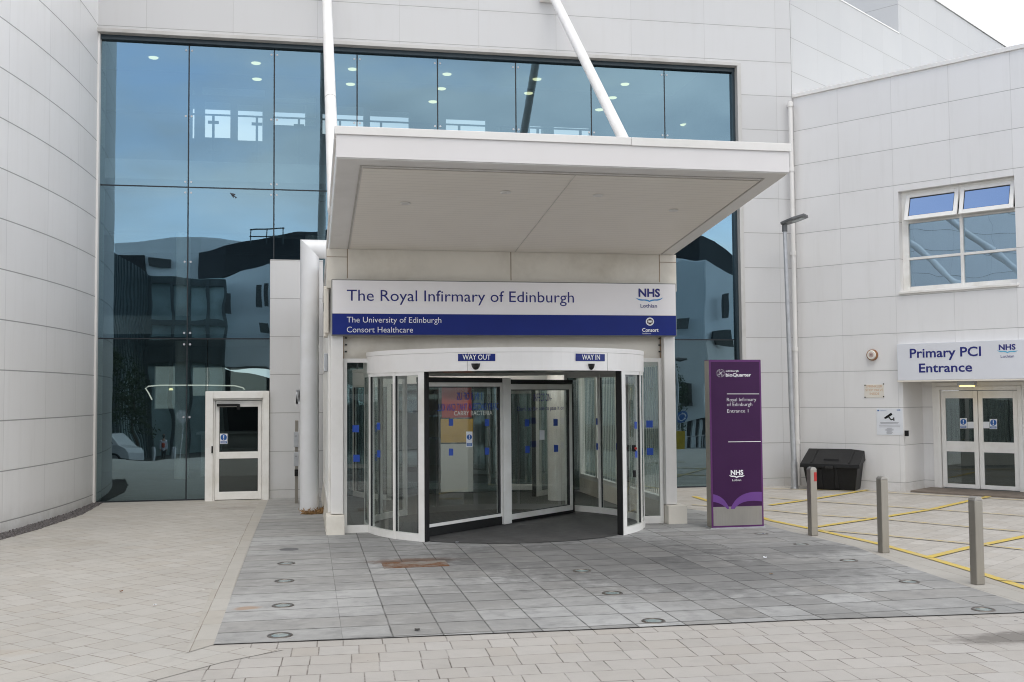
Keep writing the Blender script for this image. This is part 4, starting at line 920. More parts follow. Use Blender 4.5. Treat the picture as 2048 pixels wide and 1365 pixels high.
for i in range(28):
    for rr, sz in ((5.2, .75), (7.6, 1.0)):
        if (i*8//28) % 2 == (0 if rr < 6 else 0) and rr < 6: continue
        a = 2*math.pi*i/28; cx, cy = zt(284, 199)
        if abs(math.sin(2*a)) < .35 and rr > 6: continue
        mm.append(disc_px(cx+rr*math.cos(a), cy+rr*math.sin(a), sz*.55, TF, ot, 6))
for sx in (-1, 1): 
    cx, cy = zt(284, 199); mm.append(poly_px([(cx-3*sx-.6, cy-3), (cx-3*sx+.6, cy-3), (cx+3*sx+.6, cy+3), (cx+3*sx-.6, cy+3)], TF, ot))
obj('dotted_emblem', merge(*mm), M_letw, TO, recalc=False)
for x0, x1, y0, y1 in ((328, 553, 344, 344), (337, 565, 680, 677)):
    obj('rule_line', poly_px([zt(x0, y0-2), zt(x1, y1-2), zt(x1, y1+2), zt(x0, y0+2)], TF, ot), M_letw, TO, recalc=False)
def tr_(l): return [zt(*q) for q in l]
obj('violet_swoosh', fan_px(tr_(bez((231, 1046), (312, 1060), (346, 1149), 12)), tr_(bez((231, 1100), (290, 1106), (330, 1149), 12)), TF, ot), M_violet, TO, recalc=False)
obj('violet_swoosh', fan_px(tr_(bez((354, 1149), (400, 1016), (574, 1030), 14)), tr_(bez((382, 1149), (430, 1075), (575, 1097), 14)), TF, ot), M_violet, TO, recalc=False)

# ================================================================== POLES, PIPES, LAMP
q1 = APL(1245, 275, Vector((4.95, 0, 0)), XV); q2 = APL(1110, 0, Vector((4.95, 0, 0)), XV); dd = (q2-q1)/(q2.y-q1.y)
pt = lambda Y: q1+dd*(Y-q1.y)
for X, lb in ((.35, 'white tubular pole slanting up beside the left edge of the canopy'), (4.95, 'white tubular pole slanting from the canopy roof up to a wall bracket')):
    a, b = pt(21.0), pt(14.3); a.x = b.x = X
    t = thing('support_pole', lb, 'pole', tuple(b), 0, 'poles holding the canopy')
    m = MB(); m.tube([b, b.lerp(a, .5), a], .09, 24); obj('tube', m, M_pole, t)
    m = MB(); d = (a-b).normalized(); c_ = b.lerp(a, .385 if X < 1 else .20); m.tube([c_, c_+d*.012], .0925, 24); obj('tube_joint', m, simple('joint_grey', (.35, .33, .31), .6), t)
    m = MB(); m.box(X-.26, X+.10, 20.93, WY-.002, a.z-.16, a.z+.55); obj('wall_bracket', m, M_white, t, .012)
    m = MB(); m.box(X-.05, X+.05, b.y-.15, b.y+.15, cz(b.y)+.26, cz(b.y)+.40); obj('foot_bracket', m, M_white, t, .01)
m = MB(); tube2(m, [(.035, 18.4, .0), (.035, 18.4, 4.50), (.6, 18.4, 4.50)], .16, 28)
tag(obj('drain_pipe', m, M_pipe, None, 0, (.035, 18.4, 0)), 'thick white upright pipe with a mitred elbow at the left flank of the porch', 'pipe')
t = thing('downpipe', 'slim white rainwater pipe in the corner where the wing meets the main building', 'pipe', (10.13, 20.98, 0))
m = MB(); m.tube([(10.16, 20.96, .02), (10.16, 20.96, 8.22)], .045, 14); obj('pipe', m, M_white, t)
m = MB()
for z in (.9, 2.85, 4.9, 6.7, 8.1): m.tube([(10.16, 20.96, z), (10.16, 20.96, z+.09)], .058, 14); m.box(10.13, 10.19, 20.98, 21.07, z+.02, z+.07)
obj('pipe_collar', m, M_white, t)
LB = AY(1589, 975, 20.5); LB.z = 0
LPT = AY(1569.5, 462, 20.5)
t = thing('lamp_post', 'slender grey lamp post with flat angled lamp head before the white wing', 'lamp post', tuple(LB))
m = MB(); m.tube([LB+ZV*.5, LB.lerp(LPT, .3)*1, LPT], [.056, .052, .040], 16); obj('post', m, M_galv, t)
m = MB(); m.tube([LB+ZV*.006, LB+ZV*.55], .068, 16); m.lathe([(.09, 0), (.09, .012), (0, .012)], 16, tuple(LB+ZV*.014)); obj('base_sleeve', m, M_galv, t)
h0 = LPT; hx = Vector((.74, -.67, 0)).normalized(); hy = Vector((.67, .74, 0)).normalized()
hf = lambda a, b, c: h0+hx*a+hy*b+ZV*(c+a*.26)
m = MB(); m.tube([h0-ZV*.02, h0+ZV*.14], .055, 16); m.tube([h0+ZV*.14, h0+ZV*.18+hx*.02], [.05, .06], 16)
m.prism([hf(-.05, -.12, .13), hf(.22, -.20, .13), hf(.46, -.15, .13), hf(.46, .15, .13), hf(.22, .20, .13), hf(-.05, .12, .13)], Vector((-.01, 0, .055)))
obj('lamp_head', m, M_lamphd, t, .012)
m = MB(); m.prism([hf(.16, -.12, .122), hf(.40, -.10, .122), hf(.40, .10, .122), hf(.16, .12, .122)], Vector((0, 0, .010))); obj('lamp_glass', m, M_lens, t)

# ================================================================== BOLLARDS
bl = None
for i, (pb, ptp, lb) in enumerate((((1626, 1073), (1622, 935.5), 'brushed steel square bollard with a red reflector, in front of the black bin'), ((1767.5, 1107.5), (1761, 954), 'plain brushed steel square bollard standing second in the row, between the other two'), ((1955.5, 1171), (1943.5, 995), 'plain brushed steel square bollard nearest the viewer at the end of the row'))):
    b = G(*pb); h = AY(ptp[0], ptp[1], b.y).z
    t = thing('bollard', lb, 'bollard', (b.x, b.y, .012), R_(7), 'steel bollards along the yellow line')
    fr_ = lambda a, b_, c: WM[t.name] @ Vector((a, b_, c))
    m = MB(); m.fbox(fr_, -.051, .051, -.048, .048, 0, h-.045)
    n = 10; pr_ = [fr_(-.051, -.048, h-.0449)]+[fr_(-.051*math.cos(math.pi*k/n), -.048, h-.0449+.042*math.sin(math.pi*k/n)) for k in range(1, n)]+[fr_(.051, -.048, h-.0449)]
    m2 = MB(); m2.prism(pr_, fr_(0, .096, 0)-fr_(0, 0, 0))
    obj('post', m, M_bollard, t, .006); obj('domed_cap', m2, M_steel, t, .003)
    if i == 0:
        m = MB(); m.fbox(fr_, -.002+.008, .046, -.0505, -.0482, h-.20, h-.075); obj('reflector', m, M_red, t)

# ================================================================== GRIT BIN
ba, bb = G(1613, 980.5), G(1712, 984); bx = (bb-ba); bw = bx.length; bx.normalize(); by = Vector((-bx.y, bx.x, 0))
t = thing('grit_bin', 'black plastic grit bin with a sloping lid against the white wing wall', 'bin', tuple((ba+bb)/2+by*.3), math.atan2(bx.y, bx.x))
bf = lambda a, b, c: ba+bx*a+by*b+ZV*(c+.012)
BD = .62
m = MB(); m.hexa([bf(.02, .02, 0), bf(bw-.02, .02, 0), bf(bw-.02, BD-.02, 0), bf(.02, BD-.02, 0)], [bf(-.055, -.05, .50), bf(bw+.055, -.05, .50), bf(bw+.055, BD+.03, .56), bf(-.055, BD+.03, .56)])
for k in (.30, .62): m.hexa([bf(bw*k-.05, -.012, .03), bf(bw*k+.05, -.012, .03), bf(bw*k+.05, .05, .03), bf(bw*k-.05, .05, .03)], [bf(bw*k-.03, -.055, .44), bf(bw*k+.03, -.055, .44), bf(bw*k+.03, .0, .44), bf(bw*k-.03, .0, .44)])
obj('tub', m, M_black, t, .018)
m = MB(); m.hexa([bf(-.10, -.11, .455), bf(bw+.10, -.11, .455), bf(bw+.10, BD+.05, .60), bf(-.10, BD+.05, .60)], [bf(-.095, -.10, .53), bf(bw+.095, -.10, .53), bf(bw+.08, BD+.03, .80), bf(-.08, BD+.03, .80)])
m.hexa([bf(bw*.34, .07, .585), bf(bw*.66, .07, .585), bf(bw*.66, .14, .61), bf(bw*.34, .14, .61)], [bf(bw*.35, .08, .625), bf(bw*.65, .08, .625), bf(bw*.65, .13, .642), bf(bw*.35, .13, .642)])
for k in (.12, .88): m.hexa([bf(bw*k-.02, -.05, .55), bf(bw*k+.02, -.05, .55), bf(bw*k+.02, BD-.04, .77), bf(bw*k-.02, BD-.04, .77)], [bf(bw*k-.012, -.05, .562), bf(bw*k+.012, -.05, .562), bf(bw*k+.012, BD-.04, .795), bf(bw*k-.012, BD-.04, .795)])
obj('lid', m, M_black, t, .02)
m = MB(); m.hexa([bf(bw*.42, -.128, .44), bf(bw*.58, -.128, .44), bf(bw*.58, -.105, .44), bf(bw*.42, -.105, .44)], [bf(bw*.42, -.128, .50), bf(bw*.58, -.128, .50), bf(bw*.58, -.105, .50), bf(bw*.42, -.105, .50)]); obj('hasp', m, M_blk2, t, .006)

# ================================================================== SMALL FITTINGS ON THE WING
s_, z_ = WA(*z8(249, 267))
t = thing('alarm_sounder', 'small round alarm sounder with a rusty rim on the white wing wall', 'alarm', tuple(WP(s_, 0, z_)))
wl = lambda a, b: WP(s_+a, 0, z_+b)
def wdisc(r0, d0, d1, r1=None):
    m = MB(); n = 24; r1 = r1 or r0; A = [WP(s_+r0*math.cos(2*math.pi*i/n), -d0, z_+r0*math.sin(2*math.pi*i/n)) for i in range(n)]; B = [WP(s_+r1*math.cos(2*math.pi*i/n), -d1, z_+r1*math.sin(2*math.pi*i/n)) for i in range(n)]
    m.add(A+B, [(i, (i+1) % n, n+(i+1) % n, n+i) for i in range(n)]+[tuple(range(n)), tuple(range(n, 2*n))[::-1]]); return m
obj('rim', wdisc(.115, .0, .06, .11), simple('rusty_rim', (.30, .14, .06), .7, 0, .3, 20.), t); obj('dome', wdisc(.095, .0605, .085, .08), M_ivory, t); obj('centre_screw', wdisc(.012, .0855, .09), M_dark, t); obj('grille_ring', wdisc(.05, .0852, .0872, .045), simple('sounder_red_print', (.52, .38, .34), .6), t)
def wall_plate(name, label, cat, x0, y0, x1, y1, mat, d=.008):
    a, b = P_W(x0, y0), P_W(x1, y1); sa_, sb_ = (a-W0).dot(U), (b-W0).dot(U)
    t = thing(name, label, cat, tuple(WP((sa_+sb_)/2, 0, b.z)))
    m = MB(); m.fbox(lambda p, q, r: WP(p, q, r), sa_, sb_, -d, -.001, b.z, a.z); obj('plate', m, mat, t, .002); return t
PWd = lambda d: (lambda x, y: APL(x, y, WP(0, -d, 0), N))
t = wall_plate('valve_sign', 'faded cream sprinkler stop valve sign with orange letters on the wing wall', 'sign', *z8(184, 491), *z8(336, 590), M_ivory)
for b_, x0, x1, yb in (('SPRINKLER', 198, 320, 514), ('STOP VALVE', 194, 327, 542), ('INSIDE', 226, 298, 570)):
    obj('sign_lettering', text_px(b_, z8(x0, yb), z8(x1, yb-2), 4.6, PWd(.009), -N*.001, bold=.01), M_orange, t, recalc=False)
m = MB()
for x, y in ((190, 497), (330, 487), (190, 588), (331, 583)): q = PWd(.01)(*z8(x, y)); m.fbox(lambda a, b, c: q+U*a-N*b+ZV*c, -.012, .012, 0, .006, -.012, .012)
obj('screw', m, M_dark, t)
t = wall_plate('camera_notice', 'white notice with a black surveillance camera symbol on the wing wall', 'notice', *z8(276, 673), *z8(479, 876), M_paper)
CP = PWd(.0095)
cq = lambda *l: [z8(*q) for q in l]
sy = [poly_px(cq((336, 740), (388, 704), (398, 720), (347, 752)), CP, -N*.001), poly_px(cq((334, 742), (342, 737), (348, 748), (340, 752)), CP, -N*.0015), poly_px(cq((366, 741), (374, 736), (392, 757), (386, 762)), CP, -N*.0012), poly_px(cq((386, 755), (404, 748), (406, 756), (388, 763)), CP, -N*.0014), poly_px(cq((404, 740), (412, 740), (413, 766), (405, 766)), CP, -N*.001)]
obj('camera_symbol', merge(*sy), M_black, t, recalc=False)
ln = []
for y, x0, x1 in ((779, 305, 445), (785, 308, 440), (799, 295, 458), (812, 298, 455), (822, 355, 395), (829, 345, 405), (836, 340, 408), (843, 352, 398), (850, 358, 392), (857, 350, 402), (864, 354, 394)): ln.append(poly_px(cq((x0, y-1.1), (x1, y-2.1), (x1, y+.9), (x0, y+1.9)), CP, -N*.001))
obj('small_print', merge(*ln), simple('print_grey', (.30, .30, .33), .7), t, recalc=False)
obj('notice_logo', merge(text_px('NHS', z8(431, 690), z8(457, 689), 2.6, CP, -N*.001, bold=.03), text_px('Consort', z8(300, 692), z8(352, 690), 1.8, CP, -N*.001), disc_px(*z8(289, 688), 1.6, CP, -N*.001, 10)), M_mandblue, t, recalc=False)
t = wall_plate('card_reader', 'small black card reader box on the wing wall beside the recess', 'reader', *z8(496, 839), *z8(523, 882), M_black, .05)
a = WP(3.35, .25, 2.40)
t = thing('bulkhead_lamp', 'lit oblong bulkhead lamp glowing amber under the wing sign', 'lamp', tuple(WP(3.55, RD-.1, 2.3)))
qa, qb = WA(1917, 764, .5), WA(1951, 768, .5)
m = MB(); m.fbox(lambda a, b, c: WP(a, b, c), qa[0], qb[0], .42, .58, qa[1]-.075, 2.418); obj('lamp_body', m, M_galv, t, .01)
m = MB(); m.fbox(lambda a, b, c: WP(a, b, c), qa[0]+.05, qb[0]-.05, .416, .584, qa[1]-.10, qa[1]-.076); obj('lamp_lens', m, M_bulk, t)

# ================================================================== GROUND FITTINGS
UPL = [((655, 963), 1), ((680, 716), 1), ((692, 513), 1), ((708, 368), 1)]
upl = [G(400+x/4.096, 1040+y/4.096) for (x, y), _ in UPL]+[G(*q) for q in ((1164, 1145), (1225, 1190), (1307, 1246), (1602, 1091), (1698, 1124), (1819, 1167), (1967, 1223), (1523, 1070))]
LBL = ['round ground light in the dark slabs, nearest in the row by the pale band', 'round ground light in the dark slabs beside an orange rust stain', 'round ground light in the dark slabs, third up the row by the pale band', 'round ground light in the dark slabs, farthest lit lens by the pale band',
       'round ground light in dark slabs, closest to the revolving door', 'round ground light in a dark slab, middle one before the revolving door', 'round ground light in the front row of slabs, before the revolving door',
       'faint round ground light, second one out from the foot of the purple totem', 'round ground light in slabs level with the middle bollard', 'round ground light in slabs left of the nearest bollard', 'round ground light in the slab corner in front of the nearest bollard', 'faint round ground light in the slabs right by the foot of the totem']
proto = None
for i, (c, lb) in enumerate(zip(upl, LBL)):
    loc = (c.x, c.y, .0145)
    if proto is None:
        t = thing('ground_light', lb, 'light', loc, 0, 'round lights set into the slabs')
        m = MB(); m.lathe([(.072, 0), (.074, .0055), (.10, .0065), (.106, 0)], 32, loc); obj('metal_ring', m, M_ring, t)
        m = MB(); m.lathe([(0, .0045), (.05, .004), (.073, .002)], 32, loc); obj('glass_lens', m, M_lens, t); proto = t
    else:
        t = copy_tree(proto); t.location = loc; t['label'] = lb
        if i in (7, 11): t.scale = (.95, .95, .6)
c = G(400+730/4.096, 1040+252/4.096)
m = MB(); m.lathe([(0, .002), (.12, .003), (.125, 0)], 32, (c.x, c.y, .0145)); tag(obj('blank_disc', m, simple('dull_disc', (.13, .13, .135), .7, 0, .2, 12.)), 'dull round blank disc without lens in the dark slabs near the porch', 'cover')
m = MB(); m.box(.86, 1.62, 12.32, 12.74, .0142, .0185); t = obj('manhole_cover', m, M_rust, None, .002); tag(t, 'rusty rectangular access cover set in the dark slabs before the door', 'cover')
m = MB(); m.box(6.3, 6.75, 7.3, 7.75, .0045, .009)
# weeds at the pipe, scraps of litter
m = MB()
for i in range(420):
    a = random.uniform(-2.4, .7); r = random.uniform(.13, .26); b = Vector((.06+r*math.cos(a), 18.40+r*math.sin(a)*.9, .014)); h = random.uniform(.02, .16)*random.random()**.5; l = Vector((random.uniform(-.08, .14), random.uniform(-.08, .05), h)); wv = Vector((random.uniform(-.0025, .0025), random.uniform(-.0015, .0015), 0))
    m.add([b-wv, b+wv, b+l*.6+wv*.7, b+l+Vector((random.uniform(-.03, .04), 0, -.02))], [(0, 1, 2, 3)])
tag(obj('dry_weeds', m, M_grass, None, 0, (.1, 18.3, 0)), 'brown dried weeds growing round the foot of the white pipe', 'weeds', kind='stuff')
def scrap(px, py, s, mat, nm, lb, cat):
    c = G(px, py, .018); m = MB(); n = 7
    P = [c+Vector((s*random.uniform(.5, 1.2)*math.cos(2*math.pi*i/n), s*random.uniform(.5, 1.2)*math.sin(2*math.pi*i/n), random.uniform(0, .012))) for i in range(n)]
    m.prism(P, (0, 0, .006)); tag(obj(nm, m, mat), lb, cat)
scrap(914, 1086, .022, M_paper, 'paper_scrap', 'small white scrap of paper on the slabs by the revolving door leaf', 'litter')
scrap(1530, 1116, .025, M_paper, 'paper_scrap', 'small white scrap of paper on the slabs in front of the totem', 'litter')
scrap(243, 1184, .018, simple('dead_leaf', (.16, .06, .02), .8), 'dead_leaf', 'small brown dead leaf lying on the beige diagonal paving', 'leaf')
scrap(1543, 1149, .022, simple('dead_leaf_pale', (.26, .19, .13), .8), 'dead_leaf', 'pale dead leaf lying on the dark slabs right of the door', 'leaf')
scrap(310, 1211, .016, M_paper, 'paper_scrap', 'tiny white speck of paper on the beige paving at left', 'litter')
scrap(835, 1261, .03, simple('twig_dark', (.06, .055, .05), .8), 'twig', 'dark bit of twig on the front row of grey slabs', 'twig')

# intercom post by the porch
t = thing('intercom_post', 'narrow grey metal intercom post with boxes between side door and white pipe', 'intercom', (-.2, 20.1, 0))
m = MB(); m.box(-.225, -.165, 20.08, 20.16, .012, 1.54); obj('post', m, M_bollard, t, .004)
m = MB(); m.box(-.245, -.16, 20.03, 20.079, 1.05, 1.33); m.box(-.245, -.16, 20.03, 20.079, .70, .96); obj('metal_box', m, M_galv, t, .006)
m = MB(); m.box(-.23, -.165, 20.0, 20.079, .52, .64); obj('black_box', m, M_black, t, .004)
m = MB()
for z in (1.25, .88): m.lathe([(.0, 0), (.012, 0), (.012, .01)], 10, (-.205, 20.028, z))
obj('button', m, M_dark, t)
LWP = AYf(21.136)
t = obj('paper_notice', poly_px([(592, 780), (600, 780), (600, 808), (592, 808)], LWP, (0, 0, 0)).prism([LWP(592, 780), LWP(600, 780), LWP(600, 808), LWP(592, 808)], (0, .002, 0)), M_paper); tag(t, 'small white paper notice on the white wall beside the thick pipe', 'notice')

# a bird passing the glass
bc = AY(465, 390, 12.2); t_ = MB()
prof = [(-.10, .002), (-.085, .012), (-.05, .026), (0, .03), (.05, .022), (.07, .02), (.085, .012), (.10, .002)]
ax = Vector((-.75, -.2, .6)).normalized(); s1 = ax.cross(Vector((0, 1, 0))).normalized(); s2 = ax.cross(s1); n = 10; vs = []; fs = []
for a, r in prof:
    for j in range(n): vs.append(bc+ax*a+(s1*math.cos(2*math.pi*j/n)+s2*math.sin(2*math.pi*j/n))*r)
for i in range(len(prof)-1):
    for j in range(n): fs.append((i*n+j, i*n+(j+1) % n, (i+1)*n+(j+1) % n, (i+1)*n+j))
t_.add(vs, fs, True); t_.add(vs[:n], [tuple(range(n))]); t_.add(vs[-n:], [tuple(range(n))])
for s_ in (1, -1):
    w0, w1 = bc+ax*.05, bc-ax*.03; tip = bc+s2*.06*s_+Vector((.02, 0, -.11)) if s_ > 0 else bc+Vector((.09, .03, .03)); w2 = (w1+tip)/2-ax*.02
    t_.prism([w0, (w0+tip)/2+ax*.03, tip, w2, w1], (0, .004, 0))
t_.prism([bc-ax*.085-s1*.01, bc-ax*.085+s1*.01, bc-ax*.15+s1*.028, bc-ax*.15-s1*.028], (0, .004, 0))
t_.v = [bc+(v-bc)*.36 for v in t_.v]
tag(obj('bird', t_, simple('bird_feathers', (.035, .04, .05), .7, 0, .2, 40.)), 'small dark bird flying in front of the blue glass', 'bird')

# things inside, behind the porch glass
t = thing('red_yellow_board', 'red and yellow panel standing behind the left door wing', 'board', (1.9, 20.0, 0))  # solid panel placed where red and yellow colours show in the door glass
B2 = AYf(20.0)
def bpx(x0, y0, x1, y1): a, b = B2(x0, y1), B2(x1, y0); m = MB(); m.box(a.x, b.x, 20., 20.04, a.z, b.z); return m
obj('red_panel', bpx(884, 775, 943, 836), simple('dull_red', (.42, .03, .025), .5), t); obj('yellow_panel', bpx(882, 838, 946, 886), simple('dull_yellow', (.55, .34, .06), .5), t); obj('cabinet', bpx(882, 888, 946, 985), M_inwall, t)
obj('poster_lettering', text_px('CARRY BACTERIA', (908, 831), (985, 831), 9, AYf(19.985), (0, 0, 0)), M_letw, t, recalc=False)
m = MB(); m.lathe([(.20, 0), (.20, 2.9)], 24, (4.6, 19.4, .02)); tag(obj('round_column', m, M_alu), 'pale round column inside the porch, seen through the right door wing', 'column')

# ================================================================== WHAT THE GLASS MIRRORS (it stands behind the camera)
OB = thing('opposite_building', 'long white building with dark curved roof, seen mirrored in the glass front', 'building', (0, -50, -2.6))
def wallstrip(pts, th=.5):          # pts: (px, ytop, ybot, Yv): an upright wall along a plan line, with thickness
    m = MB(); A = [MV(x, yt, Y) for x, yt, yb, Y in pts]; B = [MV(x, yb, Y) for x, yt, yb, Y in pts]; o = Vector((0, -th, 0)); n = len(pts)
    vs = A+B+[q+o for q in A]+[q+o for q in B]; fs = []
    for i in range(n-1): fs += [(i, i+1, n+i+1, n+i), (2*n+i, 3*n+i, 3*n+i+1, 2*n+i+1), (i, 2*n+i, 2*n+i+1, i+1), (n+i, n+i+1, 3*n+i+1, 3*n+i)]
    fs += [(0, n, 3*n, 2*n), (n-1, 3*n-1, 4*n-1, 2*n-1)]; return m.add(vs, fs)
obj('upper_wall', wallstrip([(232, 481, 720, 90), (300, 476, 720, 90), (403, 474, 720, 90), (403, 474, 720, 90.2), (490, 484, 720, 94)], 6), M_opwall, OB)
obj('curved_roof', wallstrip([(398, 505, 562, 88), (450, 490, 550, 86.5), (541, 473, 530, 85), (660, 456, 521, 83), (900, 440, 505, 80), (1200, 445, 505, 78), (1395, 470, 523, 76), (1432, 481, 540, 77), (1475, 514, 566, 78), (1560, 570, 620, 80)], 8), M_oproof, OB)
obj('front_wall', wallstrip([(449, 553, 735, 86.2), (541, 528, 735, 84.7), (700, 517, 800, 82), (1000, 503, 860, 79), (1355, 521, 842, 76.2), (1410, 522, 830, 75.4), (1440, 538, 822, 76.5), (1478, 563, 815, 78), (1600, 640, 800, 82)], 7), M_opwall, OB)
obj('shaded_return', wallstrip([(1300, 560, 843, 75.6), (1355, 523.5, 842, 75.5), (1408, 524, 830, 74.9)], .4), M_opwall2, OB)  # shaded face of the white wall, its shade put into the grey colour
obj('roof_step', wallstrip([(236, 509, 560, 89.5), (292, 508, 552, 89.5)], .5), M_oproof, OB)
for q in ((302, 515, 341, 532, 89.6), (452, 588, 463, 630, 84.), (519, 571, 530, 615, 83.5), (534, 569, 541, 613, 83.5), (522, 646, 541, 668, 83.5), (1449, 594, 1458, 635, 75.6), (1427, 662, 1465, 692, 75.6), (1356, 633, 1375, 657, 74.6), (1360, 760, 1368, 808, 74.6), (1372, 760, 1381, 808, 74.6), (600, 640, 640, 680, 82.), (560, 730, 900, 790, 80)):
    m = MB(); a, b = MV(q[0], q[3], q[4]), MV(q[2], q[1], q[4]); m.box(min(a.x, b.x), max(a.x, b.x), a.y-.4, a.y+.12, a.z, b.z); obj('window', m, M_opwin, OB)
obj('undercroft', wallstrip([(400, 730, 935, 88), (700, 780, 935, 84), (1000, 850, 935, 80), (1355, 838, 912, 77.5), (1500, 815, 908, 79.5)], .5), M_oproof, OB)
m = MB()
for x in (1356, 1371, 1386, 1400, 1414): a, b = MV(x, 908, 76), MV(x, 835, 76); m.box(a.x-.12, a.x+.12, a.y-.12, a.y+.12, a.z, b.z)
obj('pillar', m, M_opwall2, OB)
GB = thing('glazed_building', 'dark glazed office block with upright fins, seen mirrored in the glass front', 'building', (-30, -40, -2.6))
obj('fin_wall', wallstrip([(150, 450, 925, 62), (220, 501, 925, 69), (295, 554, 920, 85)], .5), M_opglass, GB)
obj('link_wall', wallstrip([(295, 556, 930, 84.9), (449, 553, 930, 84.5)], .5), M_opglass, GB)
m = MB()
for i in range(26):
    k = i/25; x = 150+145*k; Y = (62+7*(x-150)/70) if x < 220 else 69+16*(x-220)/75; a, b = MV(x, 922, Y-.3), MV(x, (450+51*(x-150)/70) if x < 220 else 501+53*(x-220)/75, Y-.3)
    m.box(a.x-.09, a.x+.09, a.y-.1, a.y+.5, a.z, b.z)
for x in (297, 340, 376, 413, 448): a, b = MV(x, 925, 84.2), MV(x, 556, 84.2); m.box(a.x-.12, a.x+.12, a.y-.1, a.y+.3, a.z, b.z)
obj('fin', m, M_opfin, GB)
m = MB()
for y0, y1 in ((556, 572), (645, 655), (680, 735)): a, b = MV(295, y1, 84.3), MV(449, y0, 84.3); m.box(a.x, b.x, a.y-.1, a.y+.25, a.z, b.z)
obj('floor_band', m, M_opfin, GB)
obj('floor_band', wallstrip([(150, 520, 535, 61.8), (220, 601, 611, 68.7), (295, 651, 659, 84.6)], .3), M_opfin, GB)
obj('floor_band', wallstrip([(150, 450, 465, 61.8), (220, 497, 509, 68.7), (295, 551, 562, 84.6)], .3), M_opfin, GB)
m = MB(); a = MV(505, 482, 84)
for dx in (0, 1.2, 2.4): m.box(a.x+dx-.04, a.x+dx+.04, a.y-.05, a.y+.05, a.z-.2, a.z+1.0)
for dz in (.45, .95): m.box(a.x-.1, a.x+2.5, a.y-.05, a.y+.05, a.z+dz-.04, a.z+dz+.04)
obj('roof_railing', m, M_opfin, OB)
# person in a white coat with a red rucksack, walking away along the footpath
pf = MV(320, 920, 72); pf.z = -1.99; hgt = 1.72
t = thing('person', 'person in a long white coat with a red rucksack, mirrored in the glass', 'person', tuple(pf))
def skin(name, joints, edges, mat, parent, sub=2):
    me = bpy.data.meshes.new(name); inv = WM[parent.name].inverted(); me.from_pydata([inv @ (pf+Vector(j[:3])*hgt) for j in joints], edges, []); o = link(name, me, parent, mat); WM[o.name] = WM[parent.name]
    sk = o.modifiers.new('skin', 'SKIN'); sk.use_smooth_shade = True
    for v, j in zip(me.skin_vertices[0].data, joints): v.radius = (j[3]*hgt, j[3]*hgt*(j[4] if len(j) > 4 else 1)); v.use_root = False
    me.skin_vertices[0].data[0].use_root = True
    ss = o.modifiers.new('sub', 'SUBSURF'); ss.levels = sub; ss.render_levels = sub; return o
M_skin = simple('skin', (.42, .26, .19), .5); M_coat = simple('white_coat', (.62, .64, .72), .7); M_ruck = simple('red_rucksack', (.45, .05, .02), .6); M_trou = simple('dark_trousers', (.02, .02, .025), .8); M_hair = simple('dark_hair', (.03, .022, .018), .6)
J = [(0, 0, .53, .085, .7), (0, 0, .64, .075, .7), (0, 0, .75, .09, .65), (0, 0, .82, .05), (0, 0, .87, .036), (0, -.01, .93, .058, 1.15), (0, 0, .985, .03),
     (.055, 0, .50, .055), (.06, .03, .28, .04), (.06, -.02, .05, .026), (.06, .06, .02, .02), (-.055, 0, .50, .055), (-.06, -.05, .29, .04), (-.06, -.15, .08, .026), (-.06, -.09, .03, .02),
     (.11, 0, .79, .038), (.14, -.02, .62, .029), (.145, .04, .48, .022), (.147, .06, .44, .018), (-.11, 0, .79, .038), (-.14, .02, .62, .029), (-.145, .06, .48, .022), (-.147, .08, .44, .018)]
E_ = [(0, 1), (1, 2), (2, 3), (3, 4), (4, 5), (5, 6), (0, 7), (7, 8), (8, 9), (9, 10), (0, 11), (11, 12), (12, 13), (13, 14), (2, 15), (15, 16), (16, 17), (17, 18), (2, 19), (19, 20), (20, 21), (21, 22)]
body = skin('body', J, E_, M_skin, t)
skin('coat', [(0, 0, .36, .115, .8), (0, 0, .52, .105, .75), (0, 0, .66, .095, .75), (0, 0, .77, .11, .68), (0, 0, .83, .06), (.115, 0, .785, .047), (.143, -.02, .62, .038), (.147, .035, .50, .032), (-.115, 0, .785, .047), (-.143, .02, .62, .038), (-.147, .055, .50, .032)], [(0, 1), (1, 2), (2, 3), (3, 4), (3, 5), (5, 6), (6, 7), (3, 8), (8, 9), (9, 10)], M_coat, t)
skin('trousers', [(0, 0, .48, .08), (.055, 0, .44, .06), (.06, .03, .28, .048), (.06, -.02, .06, .036), (-.055, 0, .44, .06), (-.06, -.05, .29, .048), (-.06, -.14, .09, .036)], [(0, 1), (1, 2), (2, 3), (0, 4), (4, 5), (5, 6)], M_trou, t)
skin('rucksack', [(0, .13, .56, .075, .7), (0, .135, .66, .085, .75), (0, .12, .75, .065, .7)], [(0, 1), (1, 2)], M_ruck, t)
skin('hair', [(0, .01, .955, .062, 1.1), (0, .03, .92, .055), (0, .035, .87, .035)], [(0, 1), (1, 2)], M_hair, t)
